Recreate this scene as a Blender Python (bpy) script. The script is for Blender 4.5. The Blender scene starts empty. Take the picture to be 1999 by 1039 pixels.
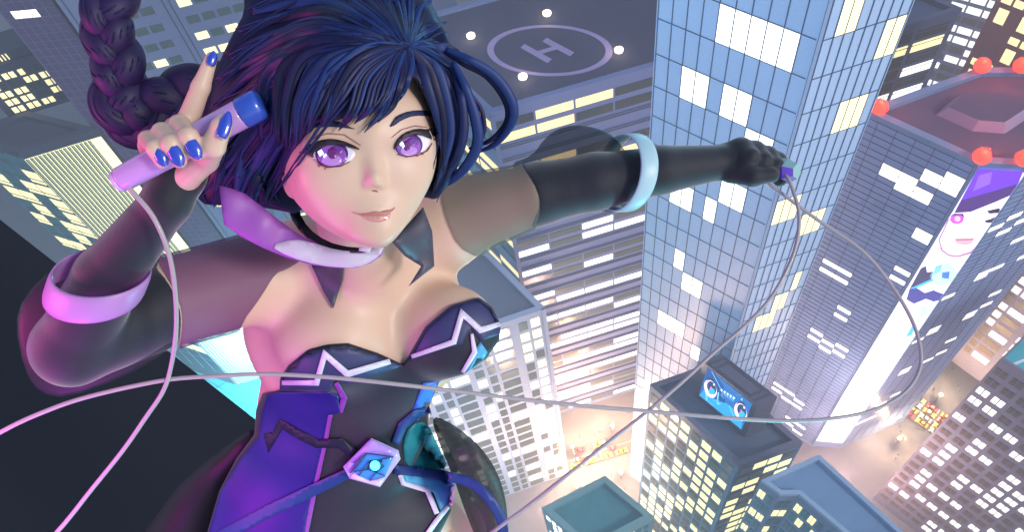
VOX=.0028
import bpy, bmesh, math, random
import numpy as np
from mathutils import Vector, Matrix
from mathutils.bvhtree import BVHTree
R=random.Random(7)
F=1588.0; CX=999.5; CY=519.5; H=300.0
wz=np.array([-195.5,1010.5,1588.0]); wz/=np.linalg.norm(wz)
fw=np.array([0,0,-1.0]); wy=fw-fw.dot(wz)*wz; wy/=np.linalg.norm(wy)
wx=np.cross(wy,wz)
RM=np.array([wx,wy,wz])            # camera space -> world
CAM=np.array([0,0,H])
def c2w(p): return np.asarray(p,float)@RM.T+CAM
def w2c(p): return (np.asarray(p,float)-CAM)@RM
def ray(px,py): return RM@np.array([(px-CX)/F,(CY-py)/F,-1.0])
def proj(p):
    c=w2c(p); return (CX+F*c[...,0]/-c[...,2], CY-F*c[...,1]/-c[...,2])
def atz(px,py,z):
    r=ray(px,py); t=(z-H)/r[2]; return CAM+r*t
def poly_ell(cx,cy,rx,ry,rot=0,n=20):
    c,s=math.cos(rot),math.sin(rot)
    return [(cx+rx*math.cos(t)*c-ry*math.sin(t)*s, cy+rx*math.cos(t)*s+ry*math.sin(t)*c) for t in [2*math.pi*i/n for i in range(n)]]
# ---------------------------------------------------------------- helpers
COL=bpy.context.scene.collection
def srgb(r,g,b):
    f=lambda c:(c/255/12.92) if c/255<=.04045 else ((c/255+.055)/1.055)**2.4
    return (f(r),f(g),f(b),1)
MATS={}
def mat(name,col,rough=.6,metal=0,emit=0,ecol=None,var=0.0,vscale=1.0,alpha=1,spec=.5,bump=0,coat=0,sheen=0,sss=0):
    if name in MATS: return MATS[name]
    m=bpy.data.materials.new(name); m.use_nodes=True; nt=m.node_tree; b=nt.nodes['Principled BSDF']
    b.inputs['Base Color'].default_value=col; b.inputs['Roughness'].default_value=rough; b.inputs['Metallic'].default_value=metal
    b.inputs['Specular IOR Level'].default_value=spec
    b.inputs['Coat Weight'].default_value=coat; b.inputs['Sheen Weight'].default_value=sheen
    if sss: b.inputs['Subsurface Weight'].default_value=sss; b.inputs['Subsurface Scale'].default_value=.012; b.inputs['Subsurface Radius'].default_value=(1,.35,.25)
    if emit: b.inputs['Emission Color'].default_value=ecol or col; b.inputs['Emission Strength'].default_value=emit
    if alpha<1: b.inputs['Alpha'].default_value=alpha
    if var or bump:
        tc=nt.nodes.new('ShaderNodeTexCoord'); n=nt.nodes.new('ShaderNodeTexNoise'); n.inputs['Scale'].default_value=vscale; n.inputs['Detail'].default_value=6; n.inputs['Roughness'].default_value=.6
        nt.links.new(tc.outputs['Object'],n.inputs['Vector'])
        if var:
            mx=nt.nodes.new('ShaderNodeMix'); mx.data_type='RGBA'; mx.blend_type='MULTIPLY'; mx.inputs['Factor'].default_value=1
            cr=nt.nodes.new('ShaderNodeMapRange'); cr.inputs['From Min'].default_value=.3; cr.inputs['From Max'].default_value=.7
            cr.inputs['To Min'].default_value=1-var; cr.inputs['To Max'].default_value=1+var
            nt.links.new(n.outputs['Fac'],cr.inputs['Value'])
            mx.inputs['A'].default_value=col; nt.links.new(cr.outputs['Result'],mx.inputs['B']); nt.links.new(mx.outputs['Result'],b.inputs['Base Color'])
            r2=nt.nodes.new('ShaderNodeMapRange'); r2.inputs['To Min'].default_value=max(0,rough-.12); r2.inputs['To Max'].default_value=min(1,rough+.12)
            nt.links.new(n.outputs['Fac'],r2.inputs['Value']); nt.links.new(r2.outputs['Result'],b.inputs['Roughness'])
        if bump:
            bp=nt.nodes.new('ShaderNodeBump'); bp.inputs['Strength'].default_value=bump; bp.inputs['Distance'].default_value=.01
            nt.links.new(n.outputs['Fac'],bp.inputs['Height']); nt.links.new(bp.outputs['Normal'],b.inputs['Normal'])
    MATS[name]=m; return m
def link(name,me,parent=None,loc=None,mats=()):
    o=bpy.data.objects.new(name,me); COL.objects.link(o)
    for m in mats: me.materials.append(m)
    if parent is not None: o.parent=parent
    if loc is not None: o.location=loc
    return o
def tag(o,label=None,cat=None,group=None,kind=None):
    if label: o['label']=label
    if cat: o['category']=cat
    if group: o['group']=group
    if kind: o['kind']=kind
    return o
def empty(name,loc,label,cat,group=None):
    o=bpy.data.objects.new(name,None); COL.objects.link(o); o.location=loc; o.empty_display_size=.5
    return tag(o,label,cat,group)
class MB:
    def __init__(s,org=(0,0,0)): s.v=[];s.f=[];s.m=[];s.o=np.array(org,float)
    def add(s,vs,fs,mi=0):
        n=len(s.v); s.v+= [tuple(np.asarray(v,float)-s.o) for v in vs]; s.f+=[tuple(i+n for i in f) for f in fs]; s.m+=[mi]*len(fs)
    def quad(s,a,b,c,d,mi=0): s.add([a,b,c,d],[(0,1,2,3)],mi)
    def box(s,c,ex,ey,ez,mi=0):   # centre and three half vectors
        c,ex,ey,ez=[np.array(q,float) for q in (c,ex,ey,ez)]
        vs=[c+i*ex+j*ey+k*ez for k in(-1,1) for j in(-1,1) for i in(-1,1)]
        s.add(vs,[(0,2,3,1),(4,5,7,6),(0,1,5,4),(2,6,7,3),(0,4,6,2),(1,3,7,5)],mi)
    def prism(s,poly,z0,z1,mi=0,mtop=None,bottom=True):
        n=len(poly); P=[(p[0],p[1],z0) for p in poly]+[(p[0],p[1],z1) for p in poly]
        a=sum(poly[i][0]*poly[(i+1)%n][1]-poly[(i+1)%n][0]*poly[i][1] for i in range(n))
        r=range(n) 
        side=[(i,(i+1)%n,(i+1)%n+n,i+n) if a>0 else (i+n,(i+1)%n+n,(i+1)%n,i) for i in r]
        s.add(P,side,mi)
        top=tuple(i+n for i in r); bot=tuple(reversed(range(n)))
        if a<0: top,bot=tuple(reversed(top)),tuple(reversed(bot))
        s.add(P,[top],mi if mtop is None else mtop)
        if bottom: s.add(P,[bot],mi)
    def tube(s,pts,r,n=8,mi=0,caps=True):
        pts=[np.array(p,float) for p in pts]; k=len(pts); rs=[r]*k if np.isscalar(r) else r
        ring=[];up=None
        for i,p in enumerate(pts):
            t=pts[min(i+1,k-1)]-pts[max(i-1,0)]; t/=np.linalg.norm(t)+1e-12
            if up is None: up=np.array([0,0,1.0]) if abs(t[2])<.9 else np.array([1.0,0,0])
            a=np.cross(t,up); a/=np.linalg.norm(a)+1e-12; b=np.cross(a,t); up=b
            ring.append([p+rs[i]*(math.cos(2*math.pi*j/n)*a+math.sin(2*math.pi*j/n)*b) for j in range(n)])
        vs=[v for q in ring for v in q]; fs=[(i*n+j,i*n+(j+1)%n,(i+1)*n+(j+1)%n,(i+1)*n+j) for i in range(k-1) for j in range(n)]
        if caps: fs+=[tuple(reversed(range(n))),tuple((k-1)*n+j for j in range(n))]
        s.add(vs,fs,mi)
    def mesh(s,name,smooth=False):
        me=bpy.data.meshes.new(name); me.from_pydata(s.v,[],s.f); me.polygons.foreach_set('material_index',s.m)
        if smooth: me.polygons.foreach_set('use_smooth',[True]*len(s.f))
        me.update(); return me
    def build(s,name,mats,parent=None,smooth=False,loc=None):
        mats=mats if isinstance(mats,(list,tuple)) else [mats]
        return link(name,s.mesh(name,smooth),parent,loc,mats)
# ---------------------------------------------------------------- city materials
LITY=mat('lit_window_yellow',srgb(255,245,190),emit=1.0,ecol=srgb(255,240,170))
LITW=mat('lit_window_white',srgb(255,255,245),emit=1.25,ecol=srgb(255,253,240))
LITO=mat('lit_window_amber',srgb(255,225,160),emit=.95,ecol=srgb(255,222,150))
DARKW=mat('dark_window_glass',srgb(58,62,60),rough=.15,spec=.6,var=.15,vscale=.3)
OLIVEW=mat('dim_window_glass',srgb(84,92,82),rough=.2,var=.15,vscale=.3)
TEALW=mat('teal_window_glass',srgb(50,130,135),rough=.2,var=.15,vscale=.3)
LINE=mat('mullion_metal',srgb(62,70,92),rough=.5)
UNIT={}
def unitbox(m):
    if m.name not in UNIT:
        b=MB(); b.box((0,0,0),(.5,0,0),(0,.5,0),(0,0,.5)); me=b.mesh('window_pane'); me.materials.append(m); UNIT[m.name]=me
    return UNIT[m.name]
BUILD=[]   # (root, z0,z1, poly)
FACES={}
class Face:
    def __init__(s,root,a,b,ztop,out):
        s.root=root; s.A=np.array([a[0],a[1],ztop]); e=np.array([b[0]-a[0],b[1]-a[1],0.0]); s.L=np.linalg.norm(e); s.e=e/s.L
        n=np.array([s.e[1],-s.e[0],0]); s.n=n if n.dot(out)>0 else -n; s.ztop=ztop; s.wins=[]
    def p(s,u,v,w=0): return s.A+s.e*u+s.n*w-np.array([0,0,v])
    def uv(s,px,py):
        r=ray(px,py); t=(s.A-CAM).dot(s.n)/r.dot(s.n); P=CAM+r*t; return (P-s.A).dot(s.e), s.ztop-P[2]
    def win(s,u0,u1,v0,v1,m,t=.16,w=0.0): 
        if s.ztop-v1<.5: return
        s.wins.append(((u0+u1)/2,(v0+v1)/2,u1-u0,v1-v0,m,t,w))
ALLF=[]
def building(name,label,poly,ztop,m,mroof,parapet=1.2,pw=.9,z0=0,floor_drop=None,mpar=None,group=None,root=None,cap=0):
    """poly: world xy corners"""
    c=np.mean(np.array(poly),0)
    if root is None:
        root=empty(name,(c[0],c[1],z0),label,'building',group)
    org=(c[0],c[1],z0) if root.location[2]==z0 else tuple(root.location)
    org=tuple(root.location)
    b=MB(org); b.prism(poly,z0,ztop-parapet); wb=b.build('wall',[m],root)
    b=MB(org)
    P=np.array(poly,float); n=len(P); cen=P.mean(0); area=sum(P[i][0]*P[(i+1)%n][1]-P[(i+1)%n][0]*P[i][1] for i in range(n)); sg=1 if area>0 else -1
    inner=[]
    for i in range(n):
        p0,p1,p2=P[i-1],P[i],P[(i+1)%n]
        n1=np.array([-(p1-p0)[1],(p1-p0)[0]])*sg; n1/=np.linalg.norm(n1); n2=np.array([-(p2-p1)[1],(p2-p1)[0]])*sg; n2/=np.linalg.norm(n2)
        bi=(n1+n2)/(1+n1.dot(n2)); inner.append(p1+bi*pw)
    outer=[p-(q-p)*(cap/pw) for p,q in zip(P,inner)]
    zt=ztop; zb=ztop-parapet-cap*2
    vs=[(*p,zb) for p in outer]+[(*p,zt) for p in outer]+[(*p,zt) for p in inner]+[(*p,ztop-parapet+.02) for p in inner]
    fs=[]
    for i in range(n):
        j=(i+1)%n
        fs+=[(i,j,j+n,i+n),(i+n,j+n,j+2*n,i+2*n),(i+2*n,j+2*n,j+3*n,i+3*n)]
        if cap: fs+=[(j,i,i+3*n,j+3*n)]
    if sg<0: fs=[tuple(reversed(f)) for f in fs]
    b.add(vs,fs); b.build('parapet',[mpar or m],root)
    # rooftop slab
    b=MB(org); b.prism([tuple(p) for p in inner],ztop-parapet-.3,ztop-parapet+.04); b.build('roof',[mroof],root)
    # thin coping lines on parapet top
    BUILD.append((poly,z0,ztop))
    fc=[]
    for i in range(n):
        a,bb=P[i],P[(i+1)%n]; mid=(a+bb)/2; d=bb-a; nn=np.array([d[1],-d[0],0])*sg
        f=Face(root,a,bb,ztop,nn); fc.append(f); ALLF.append(f)
    return root,fc,[tuple(p) for p in inner]
def gridlines(face,us,vs,u0,u1,v0,v1,t=.12,m=None,name='mullion_grid',d=.08):
    b=MB(tuple(face.root.location))
    for u in us: b.box(face.p(u,(v0+v1)/2,d/2),face.e*t/2,face.n*d/2,(0,0,(v1-v0)/2))
    for v in vs: b.box(face.p((u0+u1)/2,v,d/2+.01),face.e*(u1-u0)/2,face.n*d/2,(0,0,t/2))
    return b.build(name,[m or LINE],face.root)
def XY(px,py,drop): p=atz(px,py,H-drop); return (p[0],p[1])
def rnd(*a): return R.choice(a)
# ---------------------------------------------------------------- setting
g=MB(); g.quad((-3000,-2000,0),(3000,-2000,0),(3000,4000,0),(-3000,4000,0))
tag(g.build('ground',mat('pavement',srgb(118,116,126),rough=.85,var=.12,vscale=.25)),kind='structure')
def sheet(name,pts,z,m): 
    b=MB(); b.add([(p[0],p[1],z) for p in pts],[tuple(range(len(pts)))]); o=b.build(name,m); return tag(o,kind='structure')
ROAD=mat('asphalt',srgb(92,94,104),rough=.8,var=.15,vscale=.5)
e8=np.array([math.cos(math.radians(7)),math.sin(math.radians(7))]); e50=np.array([math.cos(math.radians(-53)),math.sin(math.radians(-53))])
def strip(name,c,e,l0,l1,w,z,m):
    c=np.array(c,float); n=np.array([-e[1],e[0]])
    return sheet(name,[c+e*l0-n*w/2,c+e*l1-n*w/2,c+e*l1+n*w/2,c+e*l0+n*w/2],z,m)
strip('road',(18,104.5),e8,-300,20,8.4,.004,ROAD)
# street to the right: heading taken from the photo
s2=np.array(XY(1745,838,300)); s3=np.array(XY(1808,775,300)); 
e_st=np.array(XY(1840,800,300))-np.array(XY(1795,770,300)); e_st/=np.linalg.norm(e_st)
strip('road',XY(1790,800,300),e_st,-60,200,11,.004,ROAD)
KERB=mat('kerb_stone',srgb(120,120,126),rough=.8)
def kerb(c,e,l0,l1,off):
    c=np.array(c,float); n=np.array([-e[1],e[0]]); b=MB(); m=c+n*off+e*(l0+l1)/2
    b.box((m[0],m[1],.07),(*(e*(l1-l0)/2),0),(*(n*.15),0),(0,0,.07)); tag(b.build('kerb',KERB),kind='structure')
for s in(-1,1): kerb((18,104.5),e8,-300,20,s*4.35); kerb(XY(1790,800,300),e_st,-60,200,s*5.65)
MARK=mat('road_paint',srgb(235,225,150),rough=.6)
def lane(c,e,l0,l1,off,z=.008):
    strip('lane_marking',np.array(c)+np.array([-e[1],e[0]])*off,e,l0,l1,.14,z,MARK)
lane((18,104.5),e8,-100,20,0); lane(XY(1790,800,300),e_st,-60,100,0)
# ---------------------------------------------------------------- B1 helipad tower
W1=mat('wall_slate',srgb(104,118,166),rough=.65,var=.06,vscale=.1); R1=mat('roof_dark_slate',srgb(52,52,84),rough=.85,var=.12,vscale=.15)
C0=np.array(XY(958,218,127)); d8=np.array([math.cos(math.radians(7)),math.sin(math.radians(7))]); d125=np.array([math.cos(math.radians(118)),math.sin(math.radians(118))])
Lc=C0+d125*38; Rc=C0+d8*62
root,fc,inn=building('helipad_tower','dark slate office tower with a helipad circle on its roof, behind the outstretched arm',[tuple(C0),tuple(Rc),tuple(Rc+d125*38),tuple(Lc)],173,W1,R1,parapet=.8,pw=1.0,cap=.25)
f=fc[0]
v=3.6; k=0; bands=MB(tuple(root.location))
L=f.L
while v<168:
    for (a,bv) in((v,v+2.5),(v+4.3,v+6.9)):
        for c in range(7):
            u=.5+c*9.15
            x=R.random(); lit=(k==0 and c in(1,2) and a==v) or (a!=v and k==0 and c in (0,1)) or (k>0 and x<.5)
            if k==0 and not((c in(1,2) and a==v) or (a!=v and c in(0,1))): lit=False
            if u+8.6<L: f.win(u,u+8.6,a,bv,(LITO if k<3 else LITW) if lit else (DARKW if k<2 else OLIVEW),w=.0)
    for dv in(8.2,9.0,12.6,13.4): bands.box(f.p(L/2,v+dv,.12),f.e*L/2,f.n*.12,(0,0,.14))
    v+=16.2 if k<2 else 14.6; k+=1
bands.build('ledge_band',mat('band_line',srgb(70,76,104),rough=.7),root)
f=fc[3]; v=4.0; Lf=f.L; bands=MB(tuple(root.location))
while v<165:
    for (a,bv) in((v,v+2.5),(v+4.3,v+6.9)):
        for c in range(4):
            u=Lf-9.4-c*9.15; f.win(u,u+8.4,a,bv,LITO if R.random()<.5 else DARKW)
    for dv in(8.2,9.0): bands.box(f.p(Lf/2,v+dv,.12),f.e*Lf/2,f.n*.12,(0,0,.14))
    v+=15.6
bands.build('ledge_band',MATS['band_line'],root)
# corner pilaster
b=MB(tuple(root.location)); b.box((C0[0]+.12,C0[1]+.05,86),(.5,0,0),(0,.5,0),(0,0,86)); b.build('corner_pier',[W1],root)
# helipad
zr=173-.8+.06
hp=atz(1073,98,zr); PAD=mat('helipad_paint',srgb(150,135,185),rough=.7,var=.08,vscale=.6)
def onroof(px,py): p=atz(px,py,zr); return p
ax=onroof(1196,101)-onroof(951,93); ay=onroof(1068,148)-onroof(1079,48)
c=(onroof(1196,101)+onroof(951,93))/2; rr=(np.linalg.norm(ax)+np.linalg.norm(ay))/4
ea=ax/2; eb=ay/2
hel=MB(tuple(root.location)); n=72
ring=[c+ea*math.cos(t*2*math.pi/n)*s+eb*math.sin(t*2*math.pi/n)*s for s in(.89,1) for t in range(n)]
ring=[np.array([p[0],p[1],zr+.02]) for p in ring]
hel.add(ring,[(i,i+n,(i+1)%n+n,(i+1)%n) for i in range(n)])
HZ=.03
def hbar(a,b,w):
    a=onroof(*a);b=onroof(*b);d=(b-a)/np.linalg.norm(b-a);nn=np.array([-d[1],d[0],0])*w
    global HZ; HZ+=.012; hel.add([np.array([q[0],q[1],zr+HZ]) for q in(a-nn,b-nn,b+nn,a+nn)],[(0,1,2,3)])
hbar((1020,89),(1073,119),.75); hbar((1063,77),(1117,106),.75); hbar((1047,104),(1092,91),.6)
hel.build('helipad_marking',[PAD],root)
rootB1=root
# ---------------------------------------------------------------- B2 glass tower
W2=mat('pale_blue_curtain_glass',srgb(192,220,255),rough=.42,spec=.5,var=.04,vscale=.05)
P2L=np.array(XY(1283,0,81.2)); P2M=P2L+np.array([math.cos(math.radians(-47)),math.sin(math.radians(-47))])*24.6
dR=np.array([math.cos(math.radians(9)),math.sin(math.radians(9))]); P2R=P2M+dR*19
# solve length so the right edge meets its pixel
best=min(range(80,300),key=lambda q:abs(math.atan2(*(P2M+dR*q/10))-math.atan2(*ray(1783,8)[:2]))); P2R=P2M+dR*best/10
root,fc,_=building('glass_tower','tallest pale blue glass tower with a dark grid, behind the gloved hand',[tuple(P2L),tuple(P2M),tuple(P2R),tuple(P2L+P2R-P2M)],336,W2,R1)
def snapwins(f,us,vs,pts,m,inset=.06):
    done=set()
    for q in pts:
        u,v=f.uv(*q)
        i=next((i for i in range(len(us)-1) if us[i]<=u<us[i+1]),None); j=next((j for j in range(len(vs)-1) if vs[j]<=v<vs[j+1]),None)
        if i is None or j is None or (i,j) in done: continue
        done.add((i,j)); f.win(us[i]+inset,us[i+1]-inset,vs[j]+inset,vs[j+1]-inset,m,t=.1)
fl=fc[0]; us=[.3+i*2.4 for i in range(11)]; v0=fl.uv(1287,36)[1]%7.0; vs=[v0+7.0*i for i in range(48)]
gridlines(fl,us,vs[:-1],.3,24.0,0,335,t=.16,m=mat('blue_mullion',srgb(70,92,128),rough=.5))
snapwins(fl,us,vs,[(1415,50),(1445,65),(1475,80),(1505,95),(1535,110),(1348,150),(1373,160),(1425,185),(1450,200),(1470,260),(1495,275),(1335,400),(1310,385),(1380,385),(1420,385),(1440,395),(1330,520),(1345,540),(1368,550),(1285,625),(1308,640),(1325,655),(1352,690),(1262,760),(1280,780),(1252,880)],LITW)
fr=fc[1]; nc=8; us=[.3+i*(fr.L-.6)/nc for i in range(nc+1)]; vs2=vs
gridlines(fr,us,vs2[:-1],.3,fr.L-.3,0,335,t=.16,m=MATS['blue_mullion'])
snapwins(fr,us,vs2,[(1655,40),(1672,40),(1735,75),(1645,210),(1665,205),(1685,200),(1525,410),(1540,405),(1552,400),(1560,450),(1575,445),(1588,440),(1515,580),(1530,575),(1545,565),(1475,640),(1490,635),(1505,625),(1740,80)],LITY)
b=MB(tuple(root.location)); b.box((P2M[0],P2M[1],167.5),(*(dR*.25),0),(.25,.2,0),(0,0,167.5)); b.build('corner_pier',[mat('pale_pier',srgb(150,176,214),rough=.4)],root)
# ---------------------------------------------------------------- B3 screen tower
W3=mat('indigo_curtain_glass',srgb(146,166,212),rough=.3,spec=.6,var=.06,vscale=.06); R3=mat('roof_mauve',srgb(96,80,112),rough=.8,var=.1,vscale=.2)
PAR3=mat('parapet_steel_blue',srgb(120,150,190),rough=.5,var=.05,vscale=.3)
pts=[XY(1686,214,136),XY(1910,318,136),XY(2014,322,136)]
a=np.array(pts[2]); dr=np.array([math.cos(math.radians(12)),math.sin(math.radians(12))]); r1=a+dr*27; 
t1=np.array(XY(1912,131,136)); t2=np.array(XY(1992,131,136)); r2=r1+np.array([math.cos(math.radians(75)),math.sin(math.radians(75))])*10
poly=pts+[tuple(r1),tuple(r2),tuple(t2),tuple(t1)]
root,fc,_=building('screen_tower','indigo tower with a mauve roof, red corner beacons and a tall portrait screen',poly,164,W3,R3,parapet=1.3,pw=1.6,mpar=PAR3)
rootB3=root
f=fc[0]; us=[.35,3.8,8.0,12.2,16.3,20.4,f.L-.35]; vs=[1.6+2.05*i for i in range(79)]
gridlines(f,us,vs,.35,f.L-.35,1.3,163,t=.13,m=mat('indigo_mullion',srgb(72,80,122),rough=.5))
snapwins(f,us,vs,[(1735,330),(1730,345),(1755,345),(1752,355),(1775,355),(1772,368),(1812,378),(1808,390),(1815,335),(1810,350),(1845,350),(1840,365),(1865,355),(1800,450),(1797,462),(1757,532),(1752,547),(1650,530),(1645,545),(1625,520),(1622,535),(1645,608),(1640,620),(1590,650),(1587,662),(1612,665),(1608,678),(1636,678),(1632,690),(1515,750),(1512,760),(1535,765),(1530,778),(1555,782),(1550,792),(1552,825),(1548,835),(1570,838),(1565,850)],LITW,inset=.02)
f=fc[2]; us=[.4+i*3.9 for i in range(7)]; vs=[1.6+2.05*i for i in range(79)]
gridlines(f,us,vs,.4,f.L-.4,1.3,163,t=.13,m=MATS['indigo_mullion'])
sw=[]
for q in [(1950,440),(1975,425),(1965,452),(1990,435),(1910,545),(1930,530),(1945,525),(1880,625),(1900,610),(1915,600),(1795,665),(1815,650),(1830,640),(1800,710),(1825,695),(1760,730),(1780,715),(1980,470),(1990,505),(1720,790),(1740,775),(1690,820),(1700,815),(1745,820),(1720,835),(1860,575),(1850,665),(1950,570)]: sw.append(q)
snapwins(f,us,vs,sw,LITW,inset=.03)
# beacons' hexagonal plant room on roof
zr3=164-1.3+.04
tb=[(1827,224),(1898,256),(1961,261)]; B=[atz(*q,zr3) for q in tb]; up=[(1848,190),(1917,219),(1984,224)]
# unit height from the pixel offset of one vertical edge
hh=2.2
cenp=atz(1925,217,zr3); pr=MB(tuple(root.location))
oct_=[(1827,224),(1898,256),(1961,261),(2010,228),(1990,196),(1915,186),(1862,192)]
ob=[atz(*q,zr3) for q in oct_]; oc=np.mean(ob,0); ot=[oc+(p-oc)*.80+np.array([0,0,hh]) for p in ob]; n=len(ob)
pr.add(ob+ot,[(i,(i+1)%n,(i+1)%n+n,i+n) for i in range(n)]+[tuple(range(n,2*n))])
o=pr.build('plant_room',[mat('plant_room_paint',srgb(150,140,175),rough=.6,var=.06,vscale=.5),R3],root)
o.data.polygons[n].material_index=1
# portrait screen on the chamfer
f=fc[1]
SCR=mat('screen_white',srgb(250,240,255),emit=1.15,ecol=srgb(255,246,255)); sroot=None
b=MB(tuple(root.location)); L=f.L; b.box(f.p(L/2,80,.15),f.e*(L/2-.35),f.n*.15,(0,0,77.5)); scr=b.build('screen',[SCR],root)
def emat(n,c,e=1.0): return mat(n,c,emit=e,ecol=c,rough=.9)
def decal(f,px,m,w,name='screen_picture',par=None,store=None):
    store.setdefault(m.name,(m,[]))[1].append((px,w))
def flush(f,store,root,name):
    ms=[v[0] for v in store.values()]; b=MB(tuple(root.location))
    for i,(m,l) in enumerate(store.values()):
        for px,w in l:
            P=[]
            for q in px:
                u,v=f.uv(*q); u=min(max(u,.4),f.L-.4) if name!='screen_picture_x' else u; P.append(f.p(u,v,w))
            b.add(P,[tuple(range(len(P)))],i)
    o=b.build(name,ms,root); 
    bm=bmesh.new(); bm.from_mesh(o.data); bmesh.ops.triangulate(bm,faces=bm.faces); bm.to_mesh(o.data); bm.free(); return o
def poly_ell(cx,cy,rx,ry,rot=0,n=20):
    c,s=math.cos(rot),math.sin(rot)
    return [(cx+rx*math.cos(t)*c-ry*math.sin(t)*s, cy+rx*math.cos(t)*s+ry*math.sin(t)*c) for t in [2*math.pi*i/n for i in range(n)]]
st={}
Z=lambda pts:[(1640+x/2.362,280+y/2.362) for x,y in pts]
decal(f,Z([(620,112),(842,125),(842,175),(800,235),(720,262),(600,310),(530,305),(575,220),(615,130)]),emat('screen_hair_violet',srgb(110,50,215)),.33,store=st)
decal(f,Z([(560,255),(700,215),(830,180),(800,235),(720,262),(600,310),(525,315)]),emat('screen_hair_dark',srgb(78,42,120),.8),.35,store=st)
decal(f,Z([(640,140),(700,125),(690,180),(610,215)]),emat('screen_hair_light',srgb(140,90,250)),.36,store=st)
decal(f,Z(poly_ell(538,342,32,24,-.1)),emat('screen_magenta',srgb(205,80,225)),.34,store=st)
decal(f,Z(poly_ell(540,342,14,13)),emat('screen_eye_light',srgb(240,190,255)),.36,store=st)
decal(f,Z([(502,330),(525,317),(565,318),(574,335),(555,324),(525,325)]),emat('screen_ink',srgb(60,30,80),.5),.37,store=st)
decal(f,Z([(664,350),(690,344),(730,332),(729,344),(700,360),(672,360)]),MATS['screen_ink'],.34,store=st)
decal(f,Z([(676,305),(735,292),(765,305),(740,316),(686,318)]),MATS['screen_ink'],.34,store=st)
decal(f,Z([(528,437),(618,435),(605,458),(570,465),(535,455)]),emat('screen_mouth',srgb(240,170,190)),.34,store=st)
decal(f,Z([(528,434),(618,432),(612,441),(532,443)]),emat('screen_mouth_line',srgb(190,110,130)),.35,store=st)
decal(f,Z([(455,470),(500,505),(540,512),(600,490),(640,470),(640,478),(600,500),(540,520),(498,514),(455,480)]),emat('screen_pink_line',srgb(215,170,215)),.34,store=st)
decal(f,Z([(440,560),(500,540),(552,590),(520,640),(440,655),(412,610)]),emat('screen_gem',srgb(190,228,255)),.34,store=st)
decal(f,Z([(470,590),(505,585),(500,620),(468,615)]),emat('screen_gem_dark',srgb(70,120,215)),.36,store=st)
decal(f,Z([(440,560),(470,552),(460,585),(430,600)]),emat('screen_gem_mid',srgb(120,200,245)),.35,store=st)
decal(f,Z([(372,570),(395,560),(400,590),(430,585),(420,620),(370,650),(320,665),(345,620)]),emat('screen_dark_cloth',srgb(70,66,104),.8),.34,store=st)
decal(f,Z([(330,660),(425,618),(430,628),(340,668)]),emat('screen_cyan',srgb(70,185,240)),.36,store=st)
decal(f,Z([(320,665),(350,660),(390,685),(430,672),(480,690),(470,720),(430,725),(395,712),(340,735),(305,715)]),emat('screen_navy',srgb(72,70,150),.9),.36,store=st)
for pts in ([(455,440),(470,490),(505,512),(545,516)],[(545,516),(600,500),(650,470)],[(455,440),(500,345)],[(650,470),(728,345)],[(728,345),(782,250)]):
    P_=[np.array(p,float) for p in pts]; L_=[];M_=[]
    for i_,p_ in enumerate(P_):
        d_=P_[min(i_+1,len(P_)-1)]-P_[max(i_-1,0)]; d_/=np.linalg.norm(d_); n_=np.array([-d_[1],d_[0]])*3.2; L_.append(tuple(p_+n_)); M_.append(tuple(p_-n_))
    decal(f,Z(L_+M_[::-1]),emat('screen_face_line',srgb(176,110,160),.9),.345,store=st)
decal(f,Z([(372,750),(405,735),(398,790),(362,810)]),MATS['screen_gem'],.34,store=st)
decal(f,Z([(332,835),(352,830),(330,880),(300,890)]),MATS['screen_cyan'],.34,store=st)
flush(f,st,root,'screen_picture')
for k in(0,1):   # steel rails at both sides of the screen
    b=MB(tuple(root.location)); b.box(f.p(.17 if k==0 else L-.17,81,.25),f.e*.17,f.n*.25,(0,0,80.5)); b.build('screen_rail',[PAR3],root)
# ---------------------------------------------------------------- B4 pale tower with square windows
W4=mat('wall_pale_grey',srgb(160,172,200),rough=.65,var=.05,vscale=.1); R4=mat('roof_blue_grey',srgb(84,92,116),rough=.8,var=.1,vscale=.2)
A=np.array(XY(1063,602,173)); Bk=np.array(XY(926,465,173)); e=np.array([math.cos(math.radians(-171)),math.sin(math.radians(-171))]); Lb=A+e*46
root,fc,_=building('pale_tower','pale grey tower with square windows, right beside the woman\'s chest and hip',[tuple(A),tuple(Bk),tuple(Bk+e*46),tuple(Lb)],127,W4,R4,parapet=1.1,pw=1.3,cap=.2)
f=fc[3]; f=Face(root,A,Lb,127,f.n); ALLF.append(f)
cols=[(1.7,4.0),(4.9,7.2),(9.6,14.6),(15.6,17.7),(18.7,21.2),(23,28),(29,31),(32,34.4),(36,41),(42,44.5)]
v=3.2;k=0
while v<122:
    for (a,bb) in cols:
        big=bb-a>4
        x=R.random()
        lit= x<(.62 if a<8 else .16)
        f.win(a,bb,v,v+4.1,(LITY if k<5 else LITW) if lit else OLIVEW)
    v+=5.9;k+=1
b=MB(tuple(root.location)); b.box(f.p(.35,62.5,.12),f.e*.5,f.n*.25,(0,0,62.5)); b.build('corner_pier',[W4],root)
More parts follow.
